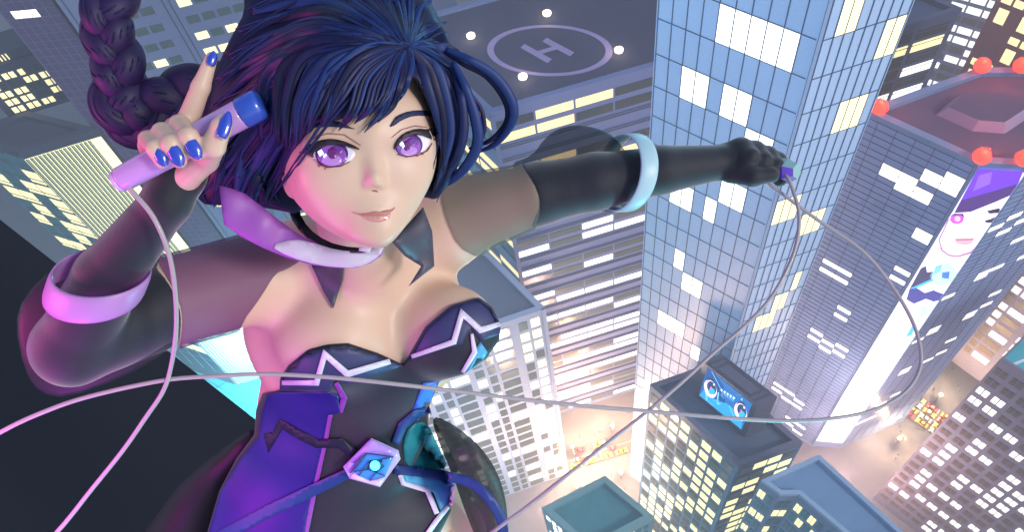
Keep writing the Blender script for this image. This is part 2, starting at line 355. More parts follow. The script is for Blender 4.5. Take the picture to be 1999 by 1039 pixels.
# ---------------------------------------------------------------- B5 low teal roof
W5=mat('wall_teal_grey',srgb(110,150,160),rough=.6,var=.06,vscale=.1); R5=mat('roof_teal',srgb(70,140,150),rough=.7,var=.1,vscale=.3)
t,l,r=[np.array(XY(*q,205)) for q in((1181,929),(1057,992),(1278,1010))]
root,fc,_=building('teal_roof_block','low block with a sunken teal roof, at the bottom edge of the picture',[tuple(t),tuple(l),tuple(l+r-t),tuple(r)],95,W5,R5,parapet=2.2,pw=1.5,mpar=mat('parapet_teal',srgb(120,165,170),rough=.6,var=.05,vscale=.2))
for f,rev in((fc[1],0),(fc[2],0)):
    v=4
    while v<80:
        u=1.2
        while u+1.5<f.L: f.win(u,u+1.3,v,v+3.2,LITW if R.random()<.55 else TEALW); u+=2.0
        v+=5
# ---------------------------------------------------------------- B6 eye screen block
W6=mat('wall_steel_teal',srgb(78,124,160),rough=.6,var=.06,vscale=.1); R6=mat('roof_slate_navy',srgb(82,96,118),rough=.8,var=.12,vscale=.2)
l,b_,r=[np.array(XY(*q,180)) for q in((1268,751),(1442,911),(1568,865))]
root,fc,_=building('billboard_block','dark teal office block with a lit blue billboard standing on its roof',[tuple(l),tuple(b_),tuple(r),tuple(l+r-b_)],120,W6,R6,parapet=1.6,pw=1.3,mpar=mat('parapet_slate',srgb(104,104,124),rough=.6,var=.05,vscale=.3))
rootB6=root
f=fc[0]; nc=8; pw=(f.L-1.2)/nc; v=3.2; k=0
while v<115:
    for c in range(nc):
        u=.9+c*pw; f.win(u,u+pw-.75,v,v+3.9,LITY if R.random()<.5 else OLIVEW)
    v+=6.3;k+=1
f=fc[1]; nc=4; pw=(f.L-1.2)/nc; v=3.2
while v<115:
    for c in range(nc):
        u=.8+c*pw; f.win(u,u+pw-.5,v,v+3.6,LITY if R.random()<.6 else DARKW)
    v+=6.3
# billboard standing on the roof (thing of its own)
zr6=120-1.6+.04
bb0=atz(1357,774,zr6)
def hgt(top,basept):   # height of a point above basept given its pixel
    r=ray(*top); t=np.hypot(*(basept-CAM)[:2])/np.hypot(r[0],r[1]); return (CAM+r*t)[2]-basept[2]
hb=hgt((1376,707),bb0); bb1=atz(1455,855,zr6)
d=(bb1-bb0); Lb=np.linalg.norm(d); d/=Lb
dd=atz(1490,840,zr6)-bb1; 
sgn=empty('rooftop_billboard',tuple((bb0+bb1+dd)/2),'boxy dark billboard showing two wide blue eyes, standing on the dark teal block\'s roof','billboard')
b=MB(tuple(sgn.location)); FR=mat('billboard_casing',srgb(88,88,110),rough=.55,var=.05,vscale=.6)
poly=[tuple(bb0[:2]),tuple(bb1[:2]),tuple((bb1+dd)[:2]),tuple((bb0+dd)[:2])]
b.prism(poly,zr6+.05,zr6+hb); b.build('casing',[FR],sgn)
b=MB(tuple(sgn.location)); 
Pp=np.array(poly); cc=Pp.mean(0)
for s0 in(.86,.66):
    q=[cc+(p-cc)*s0 for p in Pp]; q2=[cc+(p-cc)*(s0-.07) for p in Pp]
    for i in range(4):
        j=(i+1)%4; z=zr6+hb
        b.add([(*q[i],z+.0),(*q[j],z+.0),(*q2[j],z+.0),(*q2[i],z+.0),(*q[i],z+.15),(*q[j],z+.15),(*q2[j],z+.15),(*q2[i],z+.15)],[(4,5,6,7),(0,1,5,4),(2,3,7,6)])
b.build('top_rib',[mat('casing_rib',srgb(66,64,84),rough=.6)],sgn)
f=Face(sgn,bb0,bb1,zr6+hb,np.array([bb0[1]-bb1[1],-(bb0[0]-bb1[0]),0])); 
if f.n.dot(CAM-bb0)<0: f.n=-f.n
Y=lambda pts:[(1340+x/5.77,680+y/5.77) for x,y in pts]
q=[f.uv(*p) for p in Y([(240,218),(742,632),(622,918),(145,530)])]
b=MB(tuple(sgn.location)); quad=[f.p(u,v,.1) for u,v in q]; b.add(quad+[p-f.n*.2 for p in quad],[(0,1,2,3),(4,5,1,0),(5,6,2,1),(6,7,3,2),(7,4,0,3)])
b.build('display',[emat('display_blue',srgb(28,110,178),.9)],sgn)
st={}
def dc(p,m,w): decal(f,Y(p),m,w,store=st)
dc([(300,560),(420,590),(560,700),(640,760),(622,915),(480,800),(330,680),(150,530),(200,470)],emat('display_cyan',srgb(40,170,230),.9),.115)
dc([(240,218),(330,290),(420,420),(440,620),(300,560),(200,400)],emat('display_deep',srgb(20,80,150),.8),.12)
for (x,y,s) in((275,455,1),(615,715,1)):
    dc(poly_ell(x,y,66,108,-.35),emat('display_eye_white',srgb(255,225,245),1.1),.14)
    dc(poly_ell(x+14,y-12,48,78,-.35),emat('display_iris_dark',srgb(12,70,110),.8),.16)
    dc(poly_ell(x+14,y+28,36,36,-.2),emat('display_iris_cyan',srgb(40,190,240),1),.17)
    dc(poly_ell(x+8,y-12,10,17,0),emat('display_pink',srgb(250,90,180),1),.19)
    dc(poly_ell(x+42,y-50,10,14,0),MATS['display_eye_white'],.19)
    dc([(x-60,y-60),(x-20,y-118),(x+30,y-112),(x+75,y-50),(x+30,y-95),(x-20,y-100)],emat('display_lash',srgb(12,50,80),.6),.18)
for k in range(5):
    x=400+k*34; y=470+k*22
    dc([(x,y-20),(x+8,y-4),(x+24,y),(x+8,y+6),(x+4,y+24),(x-5,y+6),(x-20,y),(x-5,y-5)],emat('display_text',srgb(225,245,255),1.1),.15)
for k in range(7):
    x=405+k*20; y=505+k*13
    dc([(x,y-12),(x+5,y-12),(x+5,y+18),(x,y+18)],emat('display_text_dim',srgb(110,190,235),1),.15); dc([(x-6,y),(x+12,y+4),(x+12,y+8),(x-6,y+4)],MATS['display_text_dim'],.152)
for a,bq in(((285,255),(390,460)),((480,640),(540,780)),((560,530),(620,520)),((215,500),(235,590)),((355,500),(350,600)),((250,600),(300,640)),((300,580),(390,630))):
    dc([a,(a[0]+5,a[1]),(bq[0]+7,bq[1]),(bq[0],bq[1])],emat('display_streak',srgb(130,215,245),1),.13)
dc([(620,560),(638,570),(636,590),(618,580)],MATS['display_streak'],.13); dc([(220,480),(242,495),(240,590),(222,575)],MATS['display_streak'],.135); dc([(360,490),(372,500),(360,600),(345,590)],MATS['display_streak'],.135); dc([(350,605),(390,630),(345,632)],MATS['display_streak'],.135); dc([(395,515),(430,560),(420,566),(388,525)],MATS['display_cyan'],.135)
old=f.L; 
ms=[v[0] for v in st.values()]; b=MB(tuple(sgn.location))
umin=q[0][0]
for i,(m,l_) in enumerate(st.values()):
    for px,w in l_:
        b.add([f.p(*f.uv(*p_),w) for p_ in px],[tuple(range(len(px)))],i)
o=b.build('display_picture',ms,sgn); bm=bmesh.new(); bm.from_mesh(o.data); bmesh.ops.triangulate(bm,faces=bm.faces); bm.to_mesh(o.data); bm.free()
# ---------------------------------------------------------------- B7 blue roof bottom
W7=mat('wall_steel_blue',srgb(110,140,175),rough=.6,var=.05,vscale=.1); R7=mat('roof_sky_blue',srgb(116,150,184),rough=.75,var=.07,vscale=.2)
D7=170
A7=[np.array(XY(*q,D7)) for q in((1599,888),(1486,938),(1524,966),(1561,966),(1624,1020))]
r7=np.array(XY(1747,1024,D7)); 
poly=[tuple(p) for p in A7]+[tuple(A7[4]+(A7[4]-A7[3])*.6),tuple(r7+(r7-A7[0])*.25)]
root,fc,_=building('blue_roof_block','stepped block with a pale blue roof, lower right next to the dark teal block',poly,130,W7,R7,parapet=1.3,pw=.9,mpar=mat('parapet_blue',srgb(150,178,205),rough=.55,var=.05,vscale=.3))
for f,n in((fc[1],2),(fc[2],2),(fc[3],4),(fc[4],3)):
    v=5
    while v<110:
        for c in range(n):
            pw=(f.L-.8)/n; u=.5+c*pw
            lit=R.random()<.3
            f.win(u,u+pw*.36,v,v+4.2,LITY if lit else TEALW); f.win(u+pw*.44,u+pw*.8,v,v+4.2,LITY if lit else TEALW)
        v+=6.6
# ---------------------------------------------------------------- B8 pair window tower
W8=mat('wall_taupe',srgb(134,124,146),rough=.7,var=.05,vscale=.1); R8=mat('roof_cyan',srgb(70,190,200),rough=.6,var=.08,vscale=.3)
a=np.array(XY(1955,699,186)); e1=np.array(XY(1999,727,186))-a; e1/=np.linalg.norm(e1); e2=np.array(XY(1999,655,186))-a; e2/=np.linalg.norm(e2)
root,fc,_=building('paired_window_tower','taupe tower with rows of paired windows, filling the lower right corner',[tuple(a),tuple(a+e1*60),tuple(a+e1*60+e2*30),tuple(a+e2*30)],114,W8,R8,parapet=.8,pw=.5)
f=fc[0]; v=4.2;k=0
while v<110:
    c=0; off=0
    while True:
        u=.75+c*4.0
        if u+3>f.L or c>13: break
        lit=R.random()<.42
        m=LITW if lit else rnd(mat('brown_window_glass',srgb(112,92,80),rough=.3),MATS['brown_window_glass'])
        f.win(u,u+1.25,v,v+3.0,m); f.win(u+1.55,u+2.8,v,v+3.0,m); c+=1
    v+=5.6;k+=1
b=MB(tuple(root.location)); p=atz(1985,700,113.3)
b=MB(tuple(root.location)); q0=atz(1978,712,113.3);q1=atz(2020,695,113.3); dq=q1-q0; n_=np.array([-dq[1],dq[0],0])/np.linalg.norm(dq)*.35
b.add([q0-n_,q1-n_,q1+n_,q0+n_],[(0,1,2,3)]); b.build('roof_marking',[mat('white_paint',srgb(240,250,250),rough=.6)],root)
# ---------------------------------------------------------------- B9 banded dark block upper right
W9=mat('wall_denim',srgb(78,90,128),rough=.6,var=.05,vscale=.1)
D9=170; r9=np.array(XY(1877,15,D9)); l9=np.array(XY(1740,57,D9)); bkd=np.array(XY(1862,0,D9))-r9; bkd/=np.linalg.norm(bkd); bkd=np.array([math.cos(math.radians(128)),math.sin(math.radians(128))])
l9=l9+(l9-r9)*.25
root,fc,_=building('banded_block','denim blue block with ribbon windows, between the glass tower and the red beacons',[tuple(l9),tuple(r9),tuple(r9+bkd*26),tuple(l9+bkd*26)],130,W9,mat('roof_denim',srgb(60,84,128),rough=.7,var=.1,vscale=.2),parapet=1.6,pw=1.4,cap=.2)
f=fc[0]; v=4.0;k=0
while v<120:
    for (u0,u1) in((f.L-12.2,f.L-2.0),(f.L-17.5,f.L-13.8),(f.L-24,f.L-19)):
        lit=k%4 in(1,3) and R.random()<.8
        f.win(u0,u1,v,v+.8,LITY if lit and k<3 else LITW if lit else DARKW); f.win(u0,u1,v+1.3,v+3.6,LITY if lit and k<3 else LITW if lit else DARKW)
    v+=5.0;k+=1
# ---------------------------------------------------------------- B10 lavender, B11 umber, B12 lavender low
W10=mat('wall_lavender',srgb(186,178,206),rough=.7,var=.04,vscale=.1)
def facing(name,label,pxa,pxb,dropped,width,back,wm,rm,ztop,shift=0):
    a=np.array(XY(*pxa,dropped)); b=np.array(XY(*pxb,dropped)); e=(b-a)/np.linalg.norm(b-a); a=a+e*shift; b=a+e*width
    n=np.array([-e[1],e[0]]); 
    if n.dot(a)<0: n=-n
    return building(name,label,[tuple(a),tuple(b),tuple(b+n*back),tuple(a+n*back)],ztop,wm,rm)
# B10: front plane passes near (1950,0) with its right border at the umber tower
root,fc,_=facing('lavender_block','pale lavender block with long windows, between the denim block and the umber tower',(1850,20),(1960,52),205,70,20,W10,R4,190,shift=-22)
f=fc[0]; v=3
while v<150:
    u=1
    while u+4<f.L: f.win(u,u+4.6,v,v+2.7,LITW if R.random()<.45 else mat('tan_window_glass',srgb(168,150,132),rough=.4)); u+=5.3
    v+=4.4
W11=mat('wall_umber',srgb(128,100,108),rough=.7,var=.05,vscale=.1)
root,fc,_=facing('umber_tower','umber tower with warm yellow windows, in the top right corner behind the beacons',(1944,0),(2010,26),140,40,25,W11,R4,190,shift=0)
f=fc[0]; v=2;k=0
while v<150:
    u=1.5;c=0
    while u+5<f.L:
        big=(k%2==0)
        if R.random()<.55:
            if big: f.win(u,u+2.4,v,v+4.2,LITY); 
            else: f.win(u-.4,u+1.9,v,v+2,LITY); f.win(u+2.5,u+4.8,v,v+2,LITY)
        u+=5.6
    v+=6.2 if k%2==0 else 3.6;k+=1
root,fc,_=facing('low_lavender_block','low lavender block with tan and white windows, between the screen tower and taupe tower',(1858,706),(1913,746),300,70,30,W10,R4,105,shift=-45)
f=fc[0]; v=4
while v<92:
    u=1.5
    while u+6<f.L:
        f.win(u,u+2.3,v,v+3.4,LITW if R.random()<.6 else MATS['tan_window_glass']); f.win(u+3.2,u+9,v,v+3.4,LITW if R.random()<.6 else MATS['tan_window_glass']); u+=11
    v+=5.4
# ---------------------------------------------------------------- B14 striped podium + upper tower
W14=mat('wall_midnight',srgb(50,50,76),rough=.6,var=.08,vscale=.1); R14=mat('roof_midnight',srgb(46,46,72),rough=.8,var=.12,vscale=.1)
a=np.array(XY(34,297,150)); b=np.array(XY(186,251,150)); dep=(np.array(XY(-95,262,150))-a)*1.0
WS=mat('lit_stripe_glass',srgb(255,250,190),emit=.95,ecol=srgb(255,250,185))
root,fc,_=building('striped_tower','midnight blue tower whose front glows yellow between thin dark stripes, far left',[tuple(a),tuple(b),tuple(b+dep),tuple(a+dep)],150,W14,R14,parapet=1.6,pw=1.5,cap=.2)
f=Face(root,a,b,150,fc[0].n)
bb=MB(tuple(root.location)); bb.box(f.p(f.L/2,76,.1),f.e*(f.L/2-.1),f.n*.1,(0,0,73)); bb.build('glazed_front',[WS],root)
bb=MB(tuple(root.location)); STR=mat('stripe_mullion',srgb(40,70,96),rough=.6)
for i in range(16):
    u=.5+i*(f.L-3)/16; 
    for du,w in((0,.16),(.45,.09)): bb.box(f.p(u+du,76,.3),f.e*w,f.n*.12,(0,0,73))
bb.build('front_mullions',[STR],root)
# left face: teal with lattice
f=fc[3]; f=Face(root,a,a+dep,150,f.n); ALLF.append(f)
v=2.5
while v<120:
    for c in range(4):
        u=.6+c*f.L/4; lit=R.random()<.6
        f.win(u,u+f.L/4-.6,v,v+3.4,LITY if lit else TEALW); f.win(u,u+f.L/4-.6,v+4.2,v+5.2,LITY if lit else TEALW)
    v+=6.6
gridlines(f,[.3+i*f.L/4 for i in range(5)],[2+6.6*i for i in range(20)],.2,f.L-.2,1,140,t=.3,m=mat('blue_lattice',srgb(90,150,185),rough=.5),name='lattice')
# upper tower
a2=np.array(XY(50,205,148.6)); b2=np.array(XY(143,177,148.6)); e=(b2-a2)/np.linalg.norm(b2-a2); Z0=148.4
dn=dep/np.linalg.norm(dep); a2=b2-e*19
ph=hgt((113,86),np.array([*b2,Z0])); dn=np.array([math.cos(math.radians(120)),math.sin(math.radians(120))])
UP,fcu,_=building('wall','',[tuple(a2),tuple(b2),tuple(b2+dn*12),tuple(a2+dn*12)],Z0+ph,W14,R14,z0=Z0,root=root,parapet=1.2,pw=.9)
f=fcu[0]; f=Face(root,a2,b2,Z0+ph,f.n); ALLF.append(f)
rows=5; 
for r_ in range(rows):
    for c in range(4):
        u=f.L-1.2-(c+1)*4.1+.8; pv=ph*.16+r_*(ph*.8/rows); lit=R.random()<.55
        for k in(0,1): f.win(u+k*1.75,u+k*1.75+1.3,pv,pv+ph*.11,(LITY if (lit or R.random()<.2) else DARKW))
b=MB(tuple(root.location)); cc=(a2+b2)/2+dn*6; b.box((*cc,Z0+ph+1.0),(*(e*7.5),0),(*(dn*4.5),0),(0,0,1.6)); b.build('roof_plant',[W14],root)
for k in range(4):
    b=MB(tuple(root.location)); cc2=a2+e*(8+k*.9)+dn*1.36; b.box((*(cc2),Z0+ph+.9),(*(e*.16),0),(*(dn*.12),0),(0,0,.9)); b.build('vent_light',[LITY],root)
# ---------------------------------------------------------------- B15 purple grid tower, B16 big far facade, B17
W15=mat('wall_plum',srgb(74,62,100),rough=.5,var=.08,vscale=.1)
D=110; a=np.array(XY(-60,15,D)); b=np.array(XY(100,0,D)); e=(b-a)/np.linalg.norm(b-a)
root,fc,_=building('plum_grid_tower','plum tower with a fine square grid, behind the midnight blue tower at top left',[tuple(a+e*6),tuple(b),tuple(b+np.array([-6,20])),tuple(a+np.array([0,20]))],192,W15,R14)
f=fc[0]; us=[.3+i*2.1 for i in range(int(f.L/2.1))]; vs=[1.5+2.3*i for i in range(70)]
gridlines(f,us,vs,.2,f.L-.2,0,190,t=.14,m=mat('plum_mullion',srgb(110,92,140),rough=.5))
snapwins(f,us,vs,[(40,25),(52,22),(64,19),(30,27),(5,30),(14,45),(2,62)],LITW)
W16=mat('wall_grey_violet',srgb(110,120,160),rough=.65,var=.05,vscale=.08)
D=110; a=np.array(XY(108,0,D)); e=np.array([math.cos(math.radians(5)),math.sin(math.radians(5))]); b=a+e*88
root,fc,_=building('wide_grey_block','wide grey violet block with rows of small windows, behind the braid',[tuple(a),tuple(b),tuple(b+np.array([-8,22])),tuple(a+np.array([-8,22]))],205,W16,R14)
f=fc[0]; v=2.2;k=0
while v<190:
    for g0 in (4.0,24.0,44.0,64.0):
        for c in range(4):
            u=g0+c*3.75; f.win(u,u+3.0,v,v+2.1,LITY if R.random()<.24 else mat('moss_window_glass',srgb(74,92,90),rough=.3))
    v+=5.0;k+=1
gridlines(f,[1.2,21,22.4,41,42.4,61,62.4,81],[],0,0,0,200,t=.3,m=mat('seam_line',srgb(66,70,98),rough=.6),name='pilaster_line')
# plaza beneath, its teal glow put into the paving and joint colours
sheet('plaza',[XY(250,560,300),XY(640,560,300),XY(700,900,300),XY(350,900,300)],.006,mat('teal_lit_plaza_paving',srgb(70,200,210),rough=.6,var=.06,vscale=.15))
b=MB()
for a,c in(((318,690),(500,800)),((355,722),(388,694)),((418,760),(455,738)),((330,640),(480,740)),((380,650),(560,770))):
    p=atz(*a,.012);q=atz(*c,.012);d=q-p;n=np.array([-d[1],d[0],0])/np.linalg.norm(d)*.35; b.add([p-n,q-n,q+n,p+n],[(0,1,2,3)])
tag(b.build('plaza_joints',[mat('plaza_joint',srgb(50,160,175),rough=.7)]),kind='structure')
# near rooftop, lower left
RL=mat('near_roof_bitumen',srgb(22,26,36),rough=.85,var=.1,vscale=.8,bump=.15)
D=4.2
pl=[XY(-700,-120,D),XY(530,844,D),XY(650,1150,D),XY(-1400,1700,D)]
c=np.mean(np.array(pl),0); rt=empty('near_rooftop',(c[0],c[1],0),'flat dark slate rooftop in the lower left corner under the cord','building')
b=MB((c[0],c[1],0)); b.prism(pl,0,H-D); b.build('roof',[RL],rt)
# ---------------------------------------------------------------- street lamps, beacons, cars, pedestrians
POLE=mat('lamp_pole_paint',srgb(70,70,84),rough=.5)
GLOW=mat('street_lamp_glass',srgb(255,235,190),emit=14,ecol=srgb(255,214,150))
def lamp(first,xy,label):
    if first is None:
        r=empty('street_lamp',(*xy,0),label,'street lamp','street lamps along the pavements')
        b=MB(); b.tube([(0,0,0),(0,0,.35)],.22,8); b.build('base',[POLE],r)
        b=MB(); b.tube([(0,0,.3),(0,0,6.6)],[.12,.08],8); b.build('pole',[POLE],r)
        b=MB(); b.tube([(0,0,6.6),(0,0,6.75),(0,0,7.2),(0,0,7.55),(0,0,7.7)],[.2,.5,.62,.45,.1],12); b.build('globe',[GLOW],r,smooth=True); return r
    r=first.copy(); COL.objects.link(r); r.location=(*xy,0); r['label']=label
    for ch in first.children: c=ch.copy(); COL.objects.link(c); c.parent=r
    return r
LP=[((1119,886),'street lamp on the pavement nearer the pale tower, before the helipad tower'),((1195,845),'street lamp on the pavement nearer the glass tower, before the helipad tower'),
((1212,935),'street lamp by the foot of the glass tower, above the teal roof'),((1128,962),'street lamp beside the pale tower, hidden partly by the teal roof'),
((1824,786),'street lamp on the far pavement by the low lavender block'),((1745,870),'street lamp on the near pavement beside the screen tower')]
L0=None
for q,lb in LP:
    xy=XY(*q,300); l_=lamp(L0,xy,lb); L0=L0 or l_
BEAC=mat('beacon_red_glass',srgb(255,50,35),emit=3.2,ecol=srgb(255,50,38))
def beacon(first,loc,label,grp='red warning beacons round the screen tower roof'):
    if first is None:
        r=empty('warning_beacon',tuple(loc),label,'beacon light',grp)
        b=MB(); b.tube([(0,0,0),(0,0,.35)],.4,10); b.build('base',[POLE],r)
        b=MB(); b.tube([(0,0,.35),(0,0,.6),(0,0,1.5),(0,0,2.6),(0,0,3.1)],[.9,1.5,1.8,1.3,.2],18); b.build('lens',[BEAC],r,smooth=True); return r
    r=first.copy(); COL.objects.link(r); r.location=tuple(loc); r['label']=label
    for ch in first.children: c=ch.copy(); COL.objects.link(c); c.parent=r
    return r
B0=None; BEAL=[]
for (q,lb) in (((1714,218),'red beacon on the leftmost corner of the mauve roof'),((1912,314),'red beacon at the roof corner just above the portrait screen'),((1994,318),'red beacon on the roof corner at the right picture edge, near side'),((1913,137),'red beacon on the far left corner of the mauve roof'),((1990,137),'red beacon on the far roof corner at the right picture edge')):
    p=atz(*q,164.02); bq=beacon(B0,p,lb); B0=B0 or bq; BEAL.append(p)
PADL=mat('pad_lamp_glass',srgb(255,245,190),emit=5,ecol=srgb(255,240,180)); P0=None
PADP=[]
for (q,lb) in(((920,74),'helipad lamp left of the circle, beside the hair'),((1068,30),'helipad lamp beyond the circle'),((1208,102),'helipad lamp at the right of the circle'),((1021,154),'helipad lamp at the near side of the circle')):
    p=atz(*q,zr+.02); PADP.append(p)
    if P0 is None:
        P0=empty('helipad_lamp',tuple(p),lb,'lamp','helipad lamps around the circle')
        b=MB(); b.tube([(0,0,0),(0,0,.3)],.5,10); b.build('base',[POLE],P0)
        b=MB(); b.tube([(0,0,.3),(0,0,.5),(0,0,.95),(0,0,1.3),(0,0,1.42)],[.6,.95,1.0,.6,.1],14); b.build('globe',[PADL],P0,smooth=True)
    else:
        r=P0.copy(); COL.objects.link(r); r.location=tuple(p); r['label']=lb
        for ch in P0.children: c=ch.copy(); COL.objects.link(c); c.parent=r
# cars
def make_car(name_lab,colr):
    r=empty('parked_car',(0,0,0),name_lab,'car','cars on the two streets')
    paint=mat('car_paint_'+colr[0],colr[1],rough=.3,coat=.6); gl=mat('car_glass',srgb(30,36,48),rough=.1); ty=mat('tyre_rubber',srgb(25,25,28),rough=.9)
    b=MB(); prof=[(-2.15,.35),(-2.2,.75),(-1.5,.88),(1.1,.9),(2.05,.75),(2.15,.35)]
    vs=[(x,y,z) for y in(-.88,.88) for x,z in prof]; n=len(prof)
    b.add(vs,[(i,(i+1)%n,(i+1)%n+n,i+n) for i in range(n)]+[tuple(reversed(range(n))),tuple(range(n,2*n))]); b.build('body',[paint],r)
    b=MB(); lo=[(-1.45,.9),(.95,.92)];hi=[(-.95,1.42),(.35,1.42)]
    vs=[(x,y,z) for (x,z) in lo for y in(-.78,.78)]+[(x,y,z) for (x,z) in hi for y in(-.62,.62)]
    b.add(vs,[(0,2,3,1),(4,5,7,6),(0,1,5,4),(2,6,7,3),(0,4,6,2),(1,3,7,5)]); b.build('cabin',[gl],r)
    b=MB(); b.box((-.3,0,1.44),(.62,0,0),(0,.6,0),(0,0,.03)); b.build('roof_panel',[paint],r)
    for x in(-1.35,1.35):
        for y in(-.85,.85): b=MB(); b.tube([(x,y-.1,.33),(x,y+.1,.33)],.33,12); b.build('wheel',[ty],r)
    for y in(-.62,.62):
        b=MB(); b.box((2.12,y,.62),(.07,0,0),(0,.2,0),(0,0,.1)); b.build('headlight',[mat('headlight_glass',srgb(255,245,200),emit=12,ecol=srgb(255,235,160))],r)
        b=MB(); b.box((-2.19,y,.68),(.05,0,0),(0,.2,0),(0,0,.08)); b.build('tail_light',[mat('tail_light_glass',srgb(255,60,60),emit=8,ecol=srgb(255,50,50))],r)
    return r
protos={}
def car(xy,ang,colr,label):
    if colr[0] not in protos: r=protos[colr[0]]=make_car(label,colr)
    else:
        s=protos[colr[0]]; r=s.copy(); COL.objects.link(r)
        for ch in s.children: c=ch.copy(); COL.objects.link(c); c.parent=r
    r['label']=label; r.location=(*xy,.01); r.rotation_euler=(0,0,ang); return r
YL=('yellow',srgb(240,205,90)); RD=('red',srgb(225,80,90)); WH=('white',srgb(230,230,232))
a8=math.radians(7); n8=np.array([-e8[1],e8[0]]); c8=np.array((18,104.5))
k=0
names1=['yellow taxi nearest the pale tower','yellow taxi second from the pale tower','yellow taxi third from the pale tower','yellow taxi nearest the glass tower']
for i,s in enumerate((-9,-3,3,9)): car(c8+e8*s-n8*2.9,a8,YL,names1[i]+', on the near lane before the helipad tower')
names2=['red car closest to the pale tower','white car between two red cars','red car closest to the glass tower']
for i,(s,cl) in enumerate(((-8,RD),(-1,WH),(6,RD))): car(c8+e8*s-n8*.9,a8+math.pi,cl,names2[i]+', middle lane before the helipad tower')
for i,(s,cl) in enumerate(((-6,RD),(2,YL))): car(c8+e8*s+n8*2.4,a8+math.pi,cl,('red','yellow')[i]+' car on the far lane before the helipad tower')
est=math.atan2(e_st[1],e_st[0]); ns=np.array([-e_st[1],e_st[0]]); cst=np.array(XY(1790,800,300))
nm=['yellow','red','white']
i=0
for ln,off in enumerate((-3.9,-1.4,1.4,3.9)):
    for s in(-7,-1.5,4,9.5):
        cl=(YL,RD,YL,WH)[(ln+i)%4]; 
        car(cst+e_st*s+ns*off,est+(math.pi if ln<2 else 0),cl,f"{cl[0]} car in the {('nearest','second','third','farthest')[ln]} lane of the street by the taupe tower, {('first','second','third','last')[i%4]} in line"); i+=1
# pedestrians
CL=[mat('coat_dark',srgb(48,48,62),rough=.8),mat('coat_brown',srgb(88,66,58),rough=.8)]
SKN=mat('pedestrian_skin',srgb(205,165,140),rough=.6)
def ped(xy,m,label,ang):
    bm=bmesh.new(); V=[(0,0,.95),(0,0,1.2),(0,0,1.45),(0,0,1.58),(0,0,1.72),(.09,0,.9),(.1,.12,.5),(.1,.05,.05),(-.09,0,.9),(-.1,-.1,.5),(-.1,-.2,.06),(.2,0,1.42),(.27,.03,1.1),(.28,.12,.85),(-.2,0,1.42),(-.27,-.03,1.1),(-.28,.05,.85)]
    E=[(0,1),(1,2),(2,3),(3,4),(0,5),(5,6),(6,7),(0,8),(8,9),(9,10),(2,11),(11,12),(12,13),(2,14),(14,15),(15,16)]
    rad=[.15,.14,.15,.06,.11,.09,.07,.05,.09,.07,.05,.06,.05,.04,.06,.05,.04]
    me=bpy.data.meshes.new('person'); me.from_pydata(V,E,[]); o=link('person',me,None,(*xy,.01),[m]); o.rotation_euler=(0,0,ang)
    md=o.modifiers.new('s','SKIN'); 
    for sv,rr_ in zip(me.skin_vertices[0].data,rad): sv.radius=(rr_,rr_)
    me.skin_vertices[0].data[0].use_root=True
    s=o.modifiers.new('u','SUBSURF'); s.levels=1; s.render_levels=1
    tag(o,label,'person','pedestrians on the pavements'); return o
PD=[((1132,855),'pedestrian in dark clothes nearest the helipad tower wall, left of a pair'),((1160,850),'pedestrian walking left in a pair before the helipad tower'),((1171,846),'pedestrian walking right in a pair before the helipad tower'),((1226,808),'pedestrian beside the glass tower wall across the street'),((1194,930),'pedestrian between the lamp and the teal roof'),((1220,955),'pedestrian below the foot of the glass tower'),
((1858,722),'pedestrian farthest up the street by the low lavender block'),((1869,755),'pedestrian close behind another near the far lamp'),((1872,765),'pedestrian leading a pair near the far lamp'),((1822,762),'pedestrian alone beside the screen tower wall'),((1755,835),'pedestrian in dark coat at the near kerb'),((1757,845),'pedestrian following close along the near kerb'),((1752,890),'pedestrian nearest the taupe tower at the street bottom'),((1747,897),'pedestrian second nearest the taupe tower at the street bottom')]
for i,(q,lb) in enumerate(PD): ped(XY(*q,300),CL[i%2],lb,R.random()*6)
# ---------------------------------------------------------------- windows: visible ones are parts
BV=MB()
for poly,z0,z1 in BUILD: BV.prism(poly,z0,z1)
bvh=BVHTree.FromPolygons([tuple(v) for v in BV.v],BV.f)
byroot={}
for f in ALLF:
    for w in f.wins: byroot.setdefault(f.root.name,[]).append((f,w))
for rn,ws in byroot.items():
    root=bpy.data.objects[rn]; sc=[]
    for f,w in ws:
        u,v,wd,hg,m,t,off=w; P=f.p(u,v,t/2+.05); x,y=proj(P); d=np.linalg.norm(P-CAM)
        vis=-10<x<2009 and -10<y<1049 and f.n.dot(CAM-P)>0
        if vis:
            dirv=(CAM-P)/d; h=bvh.ray_cast(Vector(P+dirv*.3),Vector(dirv),d)
            vis=h[0] is None
        sc.append((0 if vis else 1, -wd*hg/d/d*f.n.dot(CAM-P)/d, f,w))
    sc.sort(key=lambda q:(q[0],q[1])); ms=[]; rest=MB(tuple(root.location))
    for i,(nv,_,f,w) in enumerate(sc):
        u,v,wd,hg,m,t,off=w; P=f.p(u,v,t/2-.04+off)
        if nv==0 and i<100:
            o=bpy.data.objects.new('window',unitbox(m)); COL.objects.link(o); o.parent=root; o.location=tuple(P-np.array(root.location)); o.rotation_euler=(0,0,math.atan2(f.e[1],f.e[0])); o.scale=(wd,t,hg)
        else:
            if m not in ms: ms.append(m)
            rest.box(P,f.e*wd/2,f.n*t/2,(0,0,hg/2),ms.index(m))
    if rest.f: tag(rest.build('windows',ms,root),kind='stuff')
